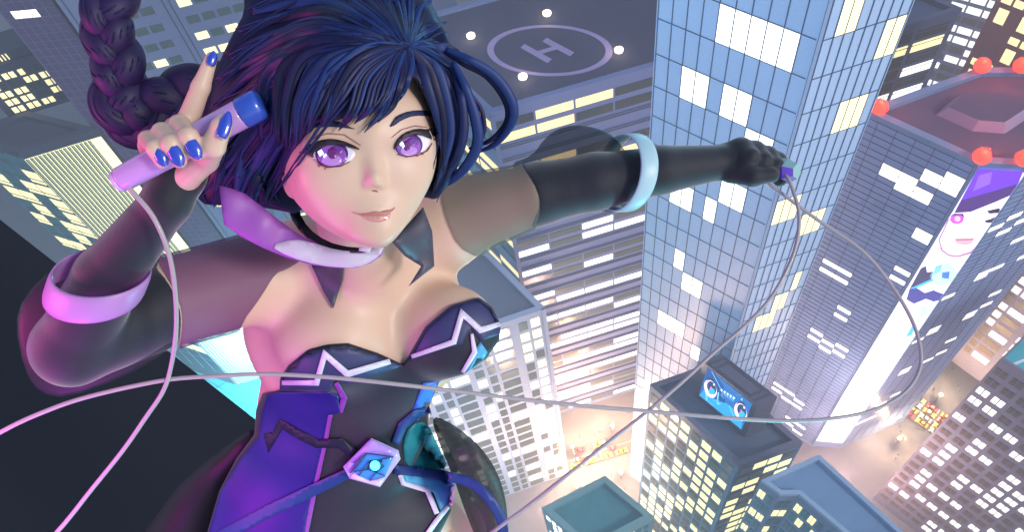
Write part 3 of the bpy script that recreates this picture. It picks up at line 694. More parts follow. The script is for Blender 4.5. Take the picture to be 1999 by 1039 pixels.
# ================================================================ FIGURE
# worked out in the camera's axes (metres), turned into world space when a mesh is made
def C(px,py,d): return np.array([(px-CX)/F*d,(CY-py)/F*d,-d])
def sph(P,c,r): return np.linalg.norm(P-c,axis=1)-r
def ell(P,c,r,rot=None):
    q=P-c
    if rot is not None: q=q@rot
    r=np.asarray(r,float); k0=np.linalg.norm(q/r,axis=1); k1=np.linalg.norm(q/(r*r),axis=1)+1e-9
    return k0*(k0-1)/k1
def cone(P,a,b,ra,rb):
    ba=b-a; t=np.clip(((P-a)@ba)/ba.dot(ba),0,1); return np.linalg.norm(P-a-t[:,None]*ba,axis=1)-(ra+(rb-ra)*t)
def smin(a,b,k):
    h=np.clip(.5+.5*(b-a)/k,0,1); return b+(a-b)*h-k*h*(1-h)
def smax(a,b,k): return -smin(-a,-b,k)
def poly2(P,poly):
    """signed distance (metres) to an outline given in photo pixels, swept along depth"""
    d=-P[:,2]; X=CX+F*P[:,0]/d; Y=CY-F*P[:,1]/d
    V=np.array(poly,float); n=len(V); D=np.full(len(P),1e18); s=np.ones(len(P))
    for i in range(n):
        a=V[i]; b=V[i-1]; e=b-a; wx_=X-a[0]; wy_=Y-a[1]; t=np.clip((wx_*e[0]+wy_*e[1])/(e@e+1e-12),0,1)
        D=np.minimum(D,(wx_-e[0]*t)**2+(wy_-e[1]*t)**2)
        c1=Y>=a[1]; c2=Y<b[1]; c3=e[0]*wy_>e[1]*wx_
        s=np.where((c1&c2&c3)|(~c1&~c2&~c3),-s,s)
    return s*np.sqrt(D)*d/F
def smooth_poly(poly,it=2,closed=True):
    P=[np.array(p,float) for p in poly]
    for _ in range(it):
        Q=[]; n=len(P)
        for i in range(n if closed else n-1):
            a,b=P[i],P[(i+1)%n]; Q+= [a*.75+b*.25,a*.25+b*.75]
        if not closed: Q=[P[0]]+Q+[P[-1]]
        P=Q
    return [tuple(p) for p in P]
def surface(fn,lo,hi,h):
    """sparse surface nets; returns verts, quads in camera space"""
    lo=np.array(lo,float); n=np.ceil((np.array(hi)-lo)/h).astype(int); B=8; nb=np.ceil(n/B).astype(int); n=nb*B
    g=np.stack(np.meshgrid(*[np.arange(k) for k in nb],indexing='ij'),-1).reshape(-1,3)
    cen=lo+(g*B+B/2)*h; f=fn(cen); act=np.abs(f)<B*h*1.25
    vol=np.empty(tuple(n+1),np.float32)
    big=np.where(f>0,1.0,-1.0).reshape(nb).astype(np.float32)
    vol[:-1,:-1,:-1]=np.repeat(np.repeat(np.repeat(big,B,0),B,1),B,2); vol[-1]=vol[-2]; vol[:,-1]=vol[:,-2]; vol[:,:,-1]=vol[:,:,-2]
    off=np.stack(np.meshgrid(*[np.arange(B+1)]*3,indexing='ij'),-1).reshape(-1,3)
    A=g[act]*B
    for i in range(0,len(A),200):
        idx=(A[i:i+600,None,:]+off[None]).reshape(-1,3); v=fn(lo+idx*h); vol[idx[:,0],idx[:,1],idx[:,2]]=v
    S=vol<0
    c=[(i,j,k) for i in(0,1) for j in(0,1) for k in(0,1)]
    sl=lambda a,i,j,k: a[i:a.shape[0]-1+i,j:a.shape[1]-1+j,k:a.shape[2]-1+k]
    cnt=sum(sl(S,*q).astype(np.uint8) for q in c); mix=(cnt>0)&(cnt<8); cells=np.argwhere(mix)
    if len(cells)==0: return np.zeros((0,3)),[]
    vid=np.full(mix.shape,-1,np.int32); vid[mix]=np.arange(len(cells))
    acc=np.zeros((len(cells),3)); num=np.zeros(len(cells))
    for a in range(8):
        for ax in range(3):
            ca=np.array(c[a]); 
            if ca[ax]: continue
            cb=ca.copy(); cb[ax]=1
            va=vol[tuple((cells+ca).T)]; vb=vol[tuple((cells+cb).T)]; m=(va<0)!=(vb<0)
            t=np.where(m,va/np.where(m,va-vb,1),0); pt=ca[None]+(cb-ca)[None]*t[:,None]; acc[m]+=pt[m]; num[m]+=1
    V=lo+(cells+acc/num[:,None])*h; Q=[]
    for ax in range(3):
        o=[a for a in range(3) if a!=ax]; s0=[slice(1,-1)]*3; s0[ax]=slice(0,-1); s1=[slice(1,-1)]*3; s1[ax]=slice(1,None)
        a=S[tuple(s0)]; b=S[tuple(s1)]; e=np.argwhere(a!=b); 
        if len(e)==0: continue
        base=e.copy(); base[:,o[0]]+=1; base[:,o[1]]+=1
        flip=a[tuple(e.T)]
        def cid(d0,d1):
            q=base.copy(); q[:,o[0]]-=d0; q[:,o[1]]-=d1; return vid[tuple(q.T)]
        q=np.stack([cid(1,1),cid(0,1),cid(0,0),cid(1,0)],1)
        if ax==1: flip=~flip
        q[~flip]=q[~flip][:,::-1]; Q.append(q)
    return V,np.concatenate(Q)
FIG=[]   # origin in world of the figure
def mk(name,V,Q,mats,parent,smooth=True,loc=None,modfn=None):
    base=np.zeros(3); q_=parent
    while q_ is not None: base=base+np.array(q_.location); q_=q_.parent
    me=bpy.data.meshes.new(name); W=c2w(V)-base
    me.from_pydata([tuple(v) for v in W],[],[tuple(int(i) for i in q) for q in Q]); 
    if smooth: me.polygons.foreach_set('use_smooth',[True]*len(me.polygons))
    me.update(); return link(name,me,parent,None,mats if isinstance(mats,(list,tuple)) else [mats])
def bv(V,Q): return BVHTree.FromPolygons([tuple(v) for v in V],[tuple(int(i) for i in q) for q in Q])
def hitd(tree,px,py):
    d=Vector(((px-CX)/F,(CY-py)/F,-1.0)); h=tree.ray_cast(Vector((0,0,0)),d.normalized())
    return None if h[0] is None else -h[0].z
def hitd_near(tree,px,py,fb):
    h=hitd(tree,px,py)
    if h is not None: return h
    p=C(px,py,fb); q=tree.find_nearest(Vector(p)); return min(fb+.05,max(fb-.08,-q[0].z))
from mathutils.geometry import delaunay_2d_cdt
def tri_poly(poly,step):
    P=np.array(poly,float); n=len(P)
    # densify outline
    pts=[]
    for i in range(n):
        a,b=P[i],P[(i+1)%n]; k=max(1,int(np.linalg.norm(b-a)/step))
        for j in range(k): pts.append(a+(b-a)*j/k)
    m=len(pts); lo=P.min(0);hi=P.max(0); inner=[]
    def inside(x,y):
        s=False;j=m-1
        for i in range(m):
            xi,yi=pts[i];xj,yj=pts[j]
            if (yi>y)!=(yj>y) and x<(xj-xi)*(y-yi)/(yj-yi)+xi: s=not s
            j=i
        return s
    arr=np.array(pts)
    y=lo[1]+step/2;r=0
    while y<hi[1]:
        x=lo[0]+(step/2 if r%2 else step)
        while x<hi[0]:
            if inside(x,y) and np.min(np.abs(arr-[x,y]).max(1))>step*.45: inner.append((x,y))
            x+=step
        y+=step;r+=1
    allp=[Vector((float(p[0]),float(p[1]))) for p in pts]+[Vector(p) for p in inner]
    v,e,f,_,_,_=delaunay_2d_cdt(allp,[],[list(range(m))],1,1e-6)
    return [(p.x,p.y) for p in v],[tuple(q) for q in f],m
def boundary(f):
    from collections import Counter
    c={}
    for q in f:
        for i in range(len(q)):
            a,b=q[i],q[(i+1)%len(q)]
            if (b,a) in c: del c[(b,a)]
            else: c[(a,b)]=1
    return list(c)
def patch(name,poly,depthfn,mats,parent,lift=.001,thick=.0015,step=9,bulge=0,back=False):
    """solid appliqué: outline in photo pixels, laid on a surface (depthfn) with its own thickness"""
    v,f,m=tri_poly(poly,step); n=len(v)
    P2=np.array(v); D=np.array([depthfn(x,y) for x,y in v])
    if bulge:
        pl=np.array(poly,float); q=np.c_[(P2[:,0]-CX)/F,(CY-P2[:,1])/F,-np.ones(n)]
        ds=-poly2(q,poly)*F; ds=np.clip(ds,0,None); mx=ds.max()+1e-6; D=D-bulge*np.sqrt(np.clip(1-(1-ds/mx)**2,0,1))
    fr=np.array([C(x,y,d-lift) for (x,y),d in zip(v,D)]); bk=np.array([C(x,y,d-lift+thick) for (x,y),d in zip(v,np.array([depthfn(x,y) for x,y in v]) if bulge else D)])
    a=0
    q=f[0]; p=[P2[i] for i in q[:3]]; cr=(p[1][0]-p[0][0])*(p[2][1]-p[0][1])-(p[1][1]-p[0][1])*(p[2][0]-p[0][0])
    if cr>0: f=[tuple(reversed(t)) for t in f]
    F_=list(f)+[tuple(reversed([i+n for i in t])) for t in f]+[(b_,a_,a_+n,b_+n) for a_,b_ in boundary(f)]
    return mk(name,np.concatenate([fr,bk]),F_,mats,parent)
def ribbon_poly(path,w):
    P=[np.array(p,float) for p in path]; n=len(P); ws=[w]*n if np.isscalar(w) else w; L=[];R_=[]
    for i in range(n):
        a=P[max(i-1,0)];b=P[min(i+1,n-1)]
        if 0<i<n-1:
            d1=(P[i]-a)/np.linalg.norm(P[i]-a); d2=(b-P[i])/np.linalg.norm(b-P[i]); n1=np.array([-d1[1],d1[0]]);n2=np.array([-d2[1],d2[0]]); q=(n1+n2)/max(.35,1+n1.dot(n2))
        else: d=(b-a)/np.linalg.norm(b-a); q=np.array([-d[1],d[0]])
        L.append(P[i]+q*ws[i]/2);R_.append(P[i]-q*ws[i]/2)
    return [tuple(p) for p in L+R_[::-1]]
def catmull(pts,n=8):
    P=[np.array(p,float) for p in pts]; P=[2*P[0]-P[1]]+P+[2*P[-1]-P[-2]]; out=[]
    for i in range(1,len(P)-2):
        for j in range(n):
            t=j/n; a,b,c,d=P[i-1],P[i],P[i+1],P[i+2]
            out.append(.5*((2*b)+(-a+c)*t+(2*a-5*b+4*c-d)*t*t+(-a+3*b-3*c+d)*t**3))
    out.append(P[-2]); return out
def lockmesh(path3,ws,thick=.35,nseg=8):
    """tapering lens-section lock along camera-space points; ws = half widths in metres"""
    P=[np.array(p) for p in path3]; k=len(P); V=[];Fc=[]
    for i,p in enumerate(P):
        t=P[min(i+1,k-1)]-P[max(i-1,0)]; t/=np.linalg.norm(t)+1e-9
        view=-p/np.linalg.norm(p); s=np.cross(t,view); s/=np.linalg.norm(s)+1e-9; u=np.cross(s,t)
        for j in range(nseg):
            a=2*math.pi*j/nseg; V.append(p+s*ws[i]*math.cos(a)+u*ws[i]*thick*math.sin(a))
    for i in range(k-1):
        for j in range(nseg): Fc.append((i*nseg+j,(i+1)*nseg+j,(i+1)*nseg+(j+1)%nseg,i*nseg+(j+1)%nseg))
    Fc+=[tuple(range(nseg)),tuple(reversed(range((k-1)*nseg,k*nseg)))]
    return np.array(V),Fc
# ---------------------------------------------------------------- head frame
HO=C(712,305,.93); yaw=math.radians(15); rol=math.radians(5); pit=math.radians(3)
Ry=np.array([[math.cos(yaw),0,math.sin(yaw)],[0,1,0],[-math.sin(yaw),0,math.cos(yaw)]])
Rz=np.array([[math.cos(rol),-math.sin(rol),0],[math.sin(rol),math.cos(rol),0],[0,0,1]])
HR=Rz@Ry
def hl(x,y,z): return HO+HR@np.array([x,y,z],float)
FACE_OUT=smooth_poly([(548,300),(548,350),(568,390),(602,428),(652,464),(712,482),(744,487),(766,474),(794,440),(826,390),(850,338),(860,270),(860,150),(800,40),(650,20),(560,120)],2)
def f_face(P):
    Q=(P-HO)@HR; E=lambda c,r: ell(Q,np.array(c,float),r); K=lambda a,b,ra,rb: cone(Q,np.array(a,float),np.array(b,float),ra,rb)
    f=E((0,.035,-.012),(.084,.098,.093))
    f=smin(f,E((0,-.012,.012),(.079,.082,.070)),.03)
    f=smin(f,K((0,-.045,.020),(.004,-.088,.052),.046,.016),.028)
    for s in(-1,1):
        f=smin(f,K((s*.062,-.03,-.010),(s*.014,-.088,.047),.018,.013),.045)
        f=smin(f,E((s*.040,-.025,.053),(.028,.026,.020)),.04)       # cheeks
        f=smax(f,-E((s*.041,.006,.101),(.028,.015,.018)),.014)       # sockets
        f=smin(f,E((s*.041,.003,.0665),(.027,.020,.0115)),.010)         # lids over the eyeballs
    f=smin(f,E((0,.036,.060),(.055,.022,.016)),.02)                # brow
    f=smin(f,K((0,.008,.074),(.0,-.034,.0885),.0062,.0070),.010)      # nose
    f=smin(f,sph(Q,np.array([0,-.0385,.0900]),.0056),.006)
    for s in(-1,1): f=smin(f,E((s*.0070,-.0415,.0830),(.0045,.0042,.0055)),.005)
    f=smin(f,E((0,-.064,.064),(.024,.018,.012)),.016)
    f=smin(f,E((0,-.0605,.0765),(.016,.0026,.0036)),.0035)            # lips
    f=smin(f,E((0,-.0675,.0765),(.013,.0042,.0048)),.0035)
    f=smax(f,-K((-.019,-.0625,.0830),(.019,-.0632,.0830),.0013,.0013),.0022)
    f=smin(f,E((0,-.086,.062),(.013,.011,.010)),.012)
    f=smax(f,poly2(P,FACE_OUT),.012)
    for s in(-1,1):
        e=E((s*.084,-.012,-.022),(.010,.028,.017)); e=smax(e,-E((s*.092,-.008,-.013),(.006,.017,.009)),.004)
        f=smin(f,e,.006)
    return f
def arm_r(P):   # photo right arm
    f=cone(P,C(890,425,1.22),C(1050,378,1.18),.060,.0425)
    f=smin(f,cone(P,C(1050,378,1.18),C(1160,355,1.175),.0425,.0385),.01)
    f=smin(f,cone(P,C(1160,355,1.175),C(1290,332,1.18),.0385,.0325),.01)
    f=smin(f,cone(P,C(1290,332,1.18),C(1405,317,1.20),.033,.0235),.006)
    return f
def hand_r(P):
    d=1.20
    f=ell(P,C(1462,316,d),(.034,.0265,.022))
    f=smin(f,cone(P,C(1405,317,1.2),C(1450,318,1.2),.0235,.026),.015)
    kn=[(1447,290),(1473,295),(1497,304),(1516,314)]
    for i,(x,y) in enumerate(kn):
        a=C(x,y,d-.008+.004*i); b=C(x+18,y+16+i*2,d-.027+.004*i); c=C(x+6,y+36,d-.024+.003*i); r=.0125-.0008*i
        g=np.minimum(cone(P,a,b,r,r*.95),cone(P,b,c,r*.95,r*.85)); g=smin(g,cone(P,C(x-30,y+10,d+.002),a,.014,r),.01)
        f=smin(f,g,.0035)
    f=smin(f,smin(cone(P,C(1425,338,d-.012),C(1470,345,d-.030),.0125,.0115),cone(P,C(1470,345,d-.030),C(1505,341,d-.030),.0115,.0095),.006),.005)
    return f
def arm_l(P):
    f=cone(P,C(500,545,1.16),C(330,590,1.08),.063,.058)
    f=smin(f,cone(P,C(330,590,1.08),C(142,678,1.00),.056,.045),.008)
    f=smin(f,cone(P,C(142,678,1.00),C(210,540,.96),.044,.034),.008)
    f=smin(f,cone(P,C(210,540,.96),C(325,395,.92),.034,.0235),.008)
    return f
HD=.86
def finger(P,pts,rs):
    f=None
    for i in range(len(pts)-1):
        g=cone(P,C(*pts[i]),C(*pts[i+1]),rs[i],rs[i+1]); f=g if f is None else smin(f,g,.003)
    return f
PX=HD/F
def hand_l(P):
    f=ell(P,C(352,322,.918),(.030,.036,.016))
    f=smin(f,cone(P,C(325,395,.92),C(345,345,.918),.0235,.024),.015)
    fs=[finger(P,[(305,330,.915),(288,284,.882),(288,272,.862),(303,290,.832),(316,316,.836)],[.011,.0098,.0092,.0090,.0072]),
        finger(P,[(330,320,.915),(312,268,.882),(316,258,.858),(334,282,.829),(350,314,.834)],[.012,.0108,.0102,.0098,.0080]),
        finger(P,[(355,305,.915),(342,250,.882),(350,244,.858),(368,268,.829),(383,298,.834)],[.0125,.0115,.0108,.0104,.0084]),
        finger(P,[(375,300,.91),(366,238,.880),(392,170,.872),(413,112,.868)],[.0125,.0118,.0100,.0064]),
        finger(P,[(365,345,.905),(402,312,.880),(416,285,.838),(432,248,.828),(438,236,.830)],[.015,.0138,.0125,.0105,.0082])]
    for g in fs: f=smin(f,g,.0035)
    return f
def f_trunk(P):
    f=cone(P,C(690,400,1.03),C(712,520,1.16),.050,.052)
    f=smin(f,ell(P,C(700,640,1.25),(.175,.135,.095)),.05)                    # rib cage
    f=smin(f,cone(P,C(560,530,1.20),C(862,445,1.235),.062,.062),.045)         # shoulders
    f=smin(f,cone(P,C(712,520,1.17),C(600,505,1.19),.045,.055),.04)
    f=smin(f,ell(P,C(672,800,1.33),(.140,.13,.088)),.07)                     # waist
    f=smin(f,ell(P,C(690,1010,1.44),(.188,.155,.12)),.07)                    # hips
    f=smin(f,ell(P,C(645,662,1.165),(.080,.070,.060)),.034)                  # bust
    f=smin(f,ell(P,C(878,642,1.185),(.067,.064,.056)),.030)
    return f
def f_legs(P):
    f=np.full(len(P),.3)
    for (a,b,c,dd) in (((610,1080,1.5),(600,1400,1.75),.100,.062),((845,1060,1.45),(900,1400,1.75),.098,.060),((600,1400,1.75),(640,1500,2.3),.055,.034),((900,1400,1.75),(900,1480,2.3),.055,.034),((640,1500,2.3),(600,1560,2.25),.034,.026),((900,1480,2.3),(870,1550,2.25),.034,.026)):
        f=smin(f,cone(P,C(*a),C(*b),c,dd),.03)
    return f
def near(P,fn,pts,pad):
    """evaluate fn only near the box round pts"""
    A=np.array(pts); lo=A.min(0)-pad; hi=A.max(0)+pad; m=np.all((P>lo)&(P<hi),axis=1); out=np.full(len(P),.25)
    if m.any(): out[m]=fn(P[m])
    return out
M_TORSO=lambda P: near(P,f_trunk,[C(480,400,1.15),C(960,400,1.2),C(470,1150,1.5),C(940,1150,1.5),C(700,600,1.05)],.16)
M_LEGS=lambda P: near(P,f_legs,[C(480,1000,1.6),C(980,1000,1.5),C(560,1600,2.35),C(960,1500,2.3)],.10)
M_AR=lambda P: near(P,arm_r,[C(870,420,1.22),C(1410,320,1.2),C(1160,355,1.15)],.16)
M_AL=lambda P: near(P,arm_l,[C(520,545,1.16),C(135,680,1.0),C(330,395,.92)],.16)
M_HR=lambda P: near(P,hand_r,[C(1410,320,1.2),C(1530,320,1.2)],.09)
M_HL=lambda P: near(P,hand_l,[C(300,380,.92),C(440,110,.85),C(300,110,.85)],.08)
M_FACE=lambda P: near(P,f_face,[C(560,60,.98),C(860,480,.98),C(700,300,.85)],.10)
def f_torso(P): return smin(M_TORSO(P),M_LEGS(P),.04)
def f_body(P):
    f=f_torso(P)
    f=smin(f,M_AR(P),.03); f=smin(f,M_AL(P),.03)
    f=smin(f,M_HR(P),.004); f=smin(f,M_HL(P),.004)
    return smin(f,M_FACE(P),.006)
def f_notface(P):
    f=f_torso(P); f=smin(f,M_AR(P),.03); f=smin(f,M_AL(P),.03); return f
def bounds(pts,pad):
    A=np.array(pts); return A.min(0)-pad,A.max(0)+pad

import time as _t
T0=_t.time()
SKIN=mat('skin',srgb(216,184,162),rough=.42,sss=.10,spec=.35,var=.03,vscale=9)
anchor=c2w(C(760,1540,2.3)); woman=empty('person',tuple(anchor),'woman with navy hair and violet eyes in a dark strapless dress, reaching over the city','person')
BV_,BQ_=surface(f_body,(-.66,-1.62,-2.42),(.50,.22,-.74),VOX)
print('body',len(BV_),_t.time()-T0)
body=mk('body',BV_,BQ_,SKIN,woman); TB=bv(BV_,BQ_)
HV=VOX*1.0
def shell(name,fn,lo,hi,m,parent,h=None):
    V,Q=surface(fn,lo,hi,h or HV*1.15); o=mk(name,V,Q,m,parent); return o,V,Q
def box_of(pts,pad): A=np.array(pts); return A.min(0)-pad,A.max(0)+pad
# ---- gloves and sheer sleeves
GLV=mat('glove_black',srgb(30,34,44),rough=.62,sheen=.4,spec=.3,var=.10,vscale=14,bump=.12)
SHEER=mat('sheer_mesh',srgb(112,112,100),rough=.6,alpha=.52)
GR=[(975,240),(1020,330),(1046,365),(1054,400),(1038,440),(1020,520),(1720,520),(1720,200)]
lo,hi=box_of([C(1000,400,1.2),C(1540,330,1.2),C(1160,355,1.12)],.085)
gr,_,_=shell('glove',lambda P: smax(smin(arm_r(P),M_HR(P),.004)-.0022,poly2(P,smooth_poly(GR,2)),.003),lo,hi,GLV,woman)
GL=[(-200,200),(250,300),(420,250),(420,420),(345,470),(300,520),(322,540),(342,575),(355,614),(352,665),(340,720),(300,900),(-200,900)]
def palm_l(P):
    f=ell(P,C(352,324,.920),(.029,.034,.0165)); return smin(f,cone(P,C(325,395,.92),C(345,345,.918),.0235,.024),.015)
lo,hi=box_of([C(330,590,1.08),C(135,680,1.0),C(350,290,.92),C(215,540,.96)],.08)
gl,_,_=shell('glove',lambda P: smax(smin(arm_l(P),palm_l(P),.01)-.0025,poly2(P,smooth_poly(GL,2)),.003),lo,hi,GLV,woman)
SR=[(880,270),(866,330),(858,400),(905,510),(1030,490),(1046,445),(1057,405),(1049,368),(1022,325),(985,270)]
lo,hi=box_of([C(880,420,1.22),C(1060,378,1.17)],.10)
sr,_,_=shell('sheer_sleeve',lambda P: smax(smax(f_notface(P)-.0045,poly2(P,smooth_poly(SR,2)),.002),-(f_notface(P)+.006),.001),lo,hi,SHEER,woman)
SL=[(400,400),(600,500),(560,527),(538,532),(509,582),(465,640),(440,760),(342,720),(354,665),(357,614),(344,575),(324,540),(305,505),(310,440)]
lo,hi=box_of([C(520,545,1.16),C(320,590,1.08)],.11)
sl,_,_=shell('sheer_sleeve',lambda P: smax(smax(f_notface(P)-.0045,poly2(P,smooth_poly(SL,2)),.002),-(f_notface(P)+.006),.001),lo,hi,mat('sheer_magenta_lit_mesh',srgb(108,50,116),rough=.6,alpha=.6),woman)  # left sleeve: magenta light put into the fabric colour, same cloth as the right
PUFF=mat('sheer_puff',srgb(36,44,50),rough=.5,alpha=.55)
lo,hi=box_of([C(1000,340,1.15),C(1240,340,1.22)],.10)
PR=smooth_poly([(985,322),(1040,305),(1062,270),(1095,247),(1140,243),(1190,258),(1215,285),(1238,320),(1246,370),(1215,412),(1180,415),(1120,400),(1060,380)],2)
shell('sleeve_puff',lambda P: smax(ell(P,C(1135,325,1.215),(.105,.085,.046)),poly2(P,PR),.006),lo,hi,PUFF,woman)
PL_=smooth_poly([(105,520),(46,580),(30,635),(48,725),(78,768),(130,778),(240,738),(334,684),(352,640),(290,560),(200,560)],1)
lo,hi=box_of([C(40,640,1.0),C(340,640,1.05)],.10)
shell('sleeve_puff',lambda P: smax(ell(P,C(180,650,1.075),(.150,.115,.052)),poly2(P,PL_),.006),lo,hi,PUFF,woman)
def cuff(name,c,e1,e2,ax,w,th,m):
    n=48;V=[];Fq=[]
    nn=np.cross(e1,e2)
    for i in range(n):
        t=2*math.pi*i/n; q=e1*math.cos(t)+e2*math.sin(t); ql=q/np.linalg.norm(q)
        for (a,bq) in((0,0),(.06,th*.55),(.25,th),(.75,th),(.94,th*.55),(1,0),(.9,-th*.4),(.1,-th*.4)): V.append(c+q+ax*w*a+ql*bq)
    for i in range(n):
        for j in range(8): Fq.append((i*8+j,i*8+(j+1)%8,((i+1)%n)*8+(j+1)%8,((i+1)%n)*8+j))
    nrm=ax.dot(np.cross(e1,e2))
    if nrm>0: Fq=[tuple(reversed(q)) for q in Fq]
    return mk(name,np.array(V),Fq,m,woman)
def vec(dx,dy,dz): return np.array([dx,-dy,dz],float)   # pixels right, pixels down, metres toward viewer
s1=1.16/F
cuff('cuff',C(1205,337,1.165),np.array([.08,1,0])*74*s1,np.array([.50,-.02,.86])*72*s1,np.array([.97,.02,-.22]),36*s1,.0025,mat('cuff_ice',srgb(170,206,216),rough=.4))
s1=.97/F
axl=np.array([-.42,-.80,-.30]); axl/=np.linalg.norm(axl)
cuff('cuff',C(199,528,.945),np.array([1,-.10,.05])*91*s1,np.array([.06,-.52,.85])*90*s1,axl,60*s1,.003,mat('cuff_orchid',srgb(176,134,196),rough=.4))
print('gloves',_t.time()-T0)
# ---- dress
DRS=mat('dress_black',srgb(32,36,48),rough=.55,sheen=.25,spec=.35,bump=.08,var=.06,vscale=25)
D_OUT=[(546,762),(546,740),(562,714),(602,682),(640,672),(680,670),(740,690),(787,712),(800,690),(830,638),(880,596),(935,580),(962,600),(978,635),(975,665),(950,700),(905,732),(858,745),(848,770),(836,800),(838,850),(862,900),(886,950),(880,1000),(850,1060),(840,1300),(430,1300),(400,1100),(405,1039),(428,960),(462,895),(496,850),(500,800),(512,768)]
def f_dress(P):
    f=M_TORSO(P); f=smin(f,ell(P,C(545,1000,1.41),(.135,.18,.10)),.10)
    f=smin(f,cone(P,C(680,1050,1.5),C(690,1300,1.62),.16,.20),.05)
    f=smin(f,ell(P,C(900,642,1.19),(.066,.062,.052)),.03)
    return smax(f-.005,poly2(P,D_OUT),.004)
lo,hi=box_of([C(420,1290,1.7),C(980,560,1.2),C(400,560,1.1),C(980,1290,1.5)],.06); lo[2]-=.05
dr,DV,DQ=shell('dress',f_dress,lo,hi,DRS,woman); TD=bv(DV,DQ); print('dress',_t.time()-T0)
dd=lambda x,y: hitd_near(TD,x,y,1.25)
def dp(name,poly,m,lift=.0025,th=.005,step=9,sm=0,**k): return patch(name,smooth_poly(poly,sm) if sm else poly,dd,m,dr,lift,th,step,**k)
def db(name,path,w,m,lift=.004,th=.005,step=8): return patch(name,ribbon_poly(path,w),dd,m,dr,lift,th,step)
NAVY=mat('dress_navy',srgb(52,56,100),rough=.5); NAVD=mat('dress_navy_dark',srgb(22,22,52),rough=.5); INDIGO=mat('dress_indigo',srgb(38,18,122),rough=.42,var=.08,vscale=12)
TRW=mat('trim_silver',srgb(214,206,226),rough=.35); TRV=mat('trim_violet',srgb(140,64,170),rough=.45); CYA=mat('dress_cyan',srgb(84,170,214),rough=.4); TEA=mat('dress_teal',srgb(24,122,134),rough=.45); BLU=mat('dress_blue',srgb(66,132,226),rough=.4); STR_=mat('strap_blue',srgb(36,62,128),rough=.45)
dp('cup',[(546,762),(546,740),(562,714),(602,682),(640,672),(680,670),(740,690),(786,712),(770,722),(676,750),(654,738),(644,764)],NAVY)
dp('cup',[(801,704),(806,688),(832,638),(880,597),(935,581),(962,601),(977,636),(974,654),(938,666),(920,640),(902,672),(872,680)],NAVY)
dp('bodice_panel',[(524,770),(546,766),(642,766),(660,772),(664,806),(640,812),(630,868),(612,945),(596,1030),(590,1100),(404,1100),(408,1039),(430,962),(468,899),(506,854),(512,802)],INDIGO,lift=.0045,step=8)
db('trim',[(550,748),(618,748),(634,692),(678,731),(762,706)],[9,11,11,13,11],TRW,lift=.0065)
db('trim',[(803,697),(886,668),(902,612),(938,645),(976,633)],[8,11,11,12,9],TRW,lift=.0065)
db('trim',[(656,748),(672,778),(664,806)],[9,12,10],TRV); db('trim',[(644,810),(634,860),(616,942),(602,1010),(588,1075)],[11,12,12,13,14],TRV)
db('trim',[(522,846),(526,868),(548,828),(586,850),(620,867),(664,866),(690,886)],[16,18,16,18,18,18,18],NAVD,lift=.0055)
db('piping',[(546,748),(562,716),(602,684),(640,673),(680,671),(738,690),(786,711),(803,690),(832,639),(880,598),(933,582),(960,602),(975,636)],6,NAVD,lift=.005)
dp('side_stripe',[(938,668),(952,688),(938,712),(908,728),(924,702),(930,680)],CYA); db('trim',[(921,652),(927,688),(903,728)],[6,10,8],TRW)
dp('waist_panel',[(826,748),(856,745),(838,790),(816,822),(800,818)],BLU); dp('hip_panel',[(800,830),(833,822),(860,880),(876,915),(838,926),(790,912),(786,864)],TEA,sm=1)
dp('hem_panel',[(784,926),(836,928),(884,945),(880,982),(862,1004),(846,962),(790,944)],CYA)
db('trim',[(781,928),(787,944),(834,958),(853,1004)],[9,10,10,10],TRW,lift=.005); db('trim',[(884,946),(880,984),(852,1018),(830,1050)],[8,9,10,10],TRW,lift=.005)
db('strap',[(700,915),(650,940),(590,968),(520,1000),(430,1050)],[18,22,24,24,24],STR_,lift=.008)
db('strap',[(770,918),(820,922),(870,930),(882,936)],[18,20,20,20],STR_,lift=.008)
db('strap',[(772,868),(786,832),(812,810),(840,800)],[16,17,18,14],STR_,lift=.008)
# strap end that flies free over the hip
SKT=mat('sheer_skirt',srgb(52,54,52),rough=.5,alpha=.78); SKD=mat('skirt_tail_black',srgb(26,30,34),rough=.55)
lin=lambda *s: (lambda x,y: sum(d/((x-a)**2+(y-b)**2+400) for a,b,d in s)/sum(1/((x-a)**2+(y-b)**2+400) for a,b,d in s))
patch('sheer_skirt',smooth_poly([(838,805),(900,838),(950,885),(984,950),(993,1030),(990,1120),(960,1120),(915,1020),(884,930),(858,870)],2),lin((838,805,1.33),(940,890,1.30),(990,1030,1.34),(900,1000,1.36)),SKT,woman,0,.003,14,bulge=.02)
patch('strap',ribbon_poly(catmull([(876,932),(920,944),(955,975),(980,1020),(984,1080)],5),20),lin((880,932,1.27),(955,975,1.26),(984,1060,1.28)),STR_,woman,.012,.006,9)
patch('skirt_tail',smooth_poly([(512,830),(470,850),(410,895),(350,945),(310,1000),(270,1060),(260,1150),(450,1150),(430,1000),(480,900)],2),lin((512,830,1.52),(400,900,1.54),(300,1000,1.56),(440,1040,1.6)),SKD,woman,0,.006,18,bulge=.05)
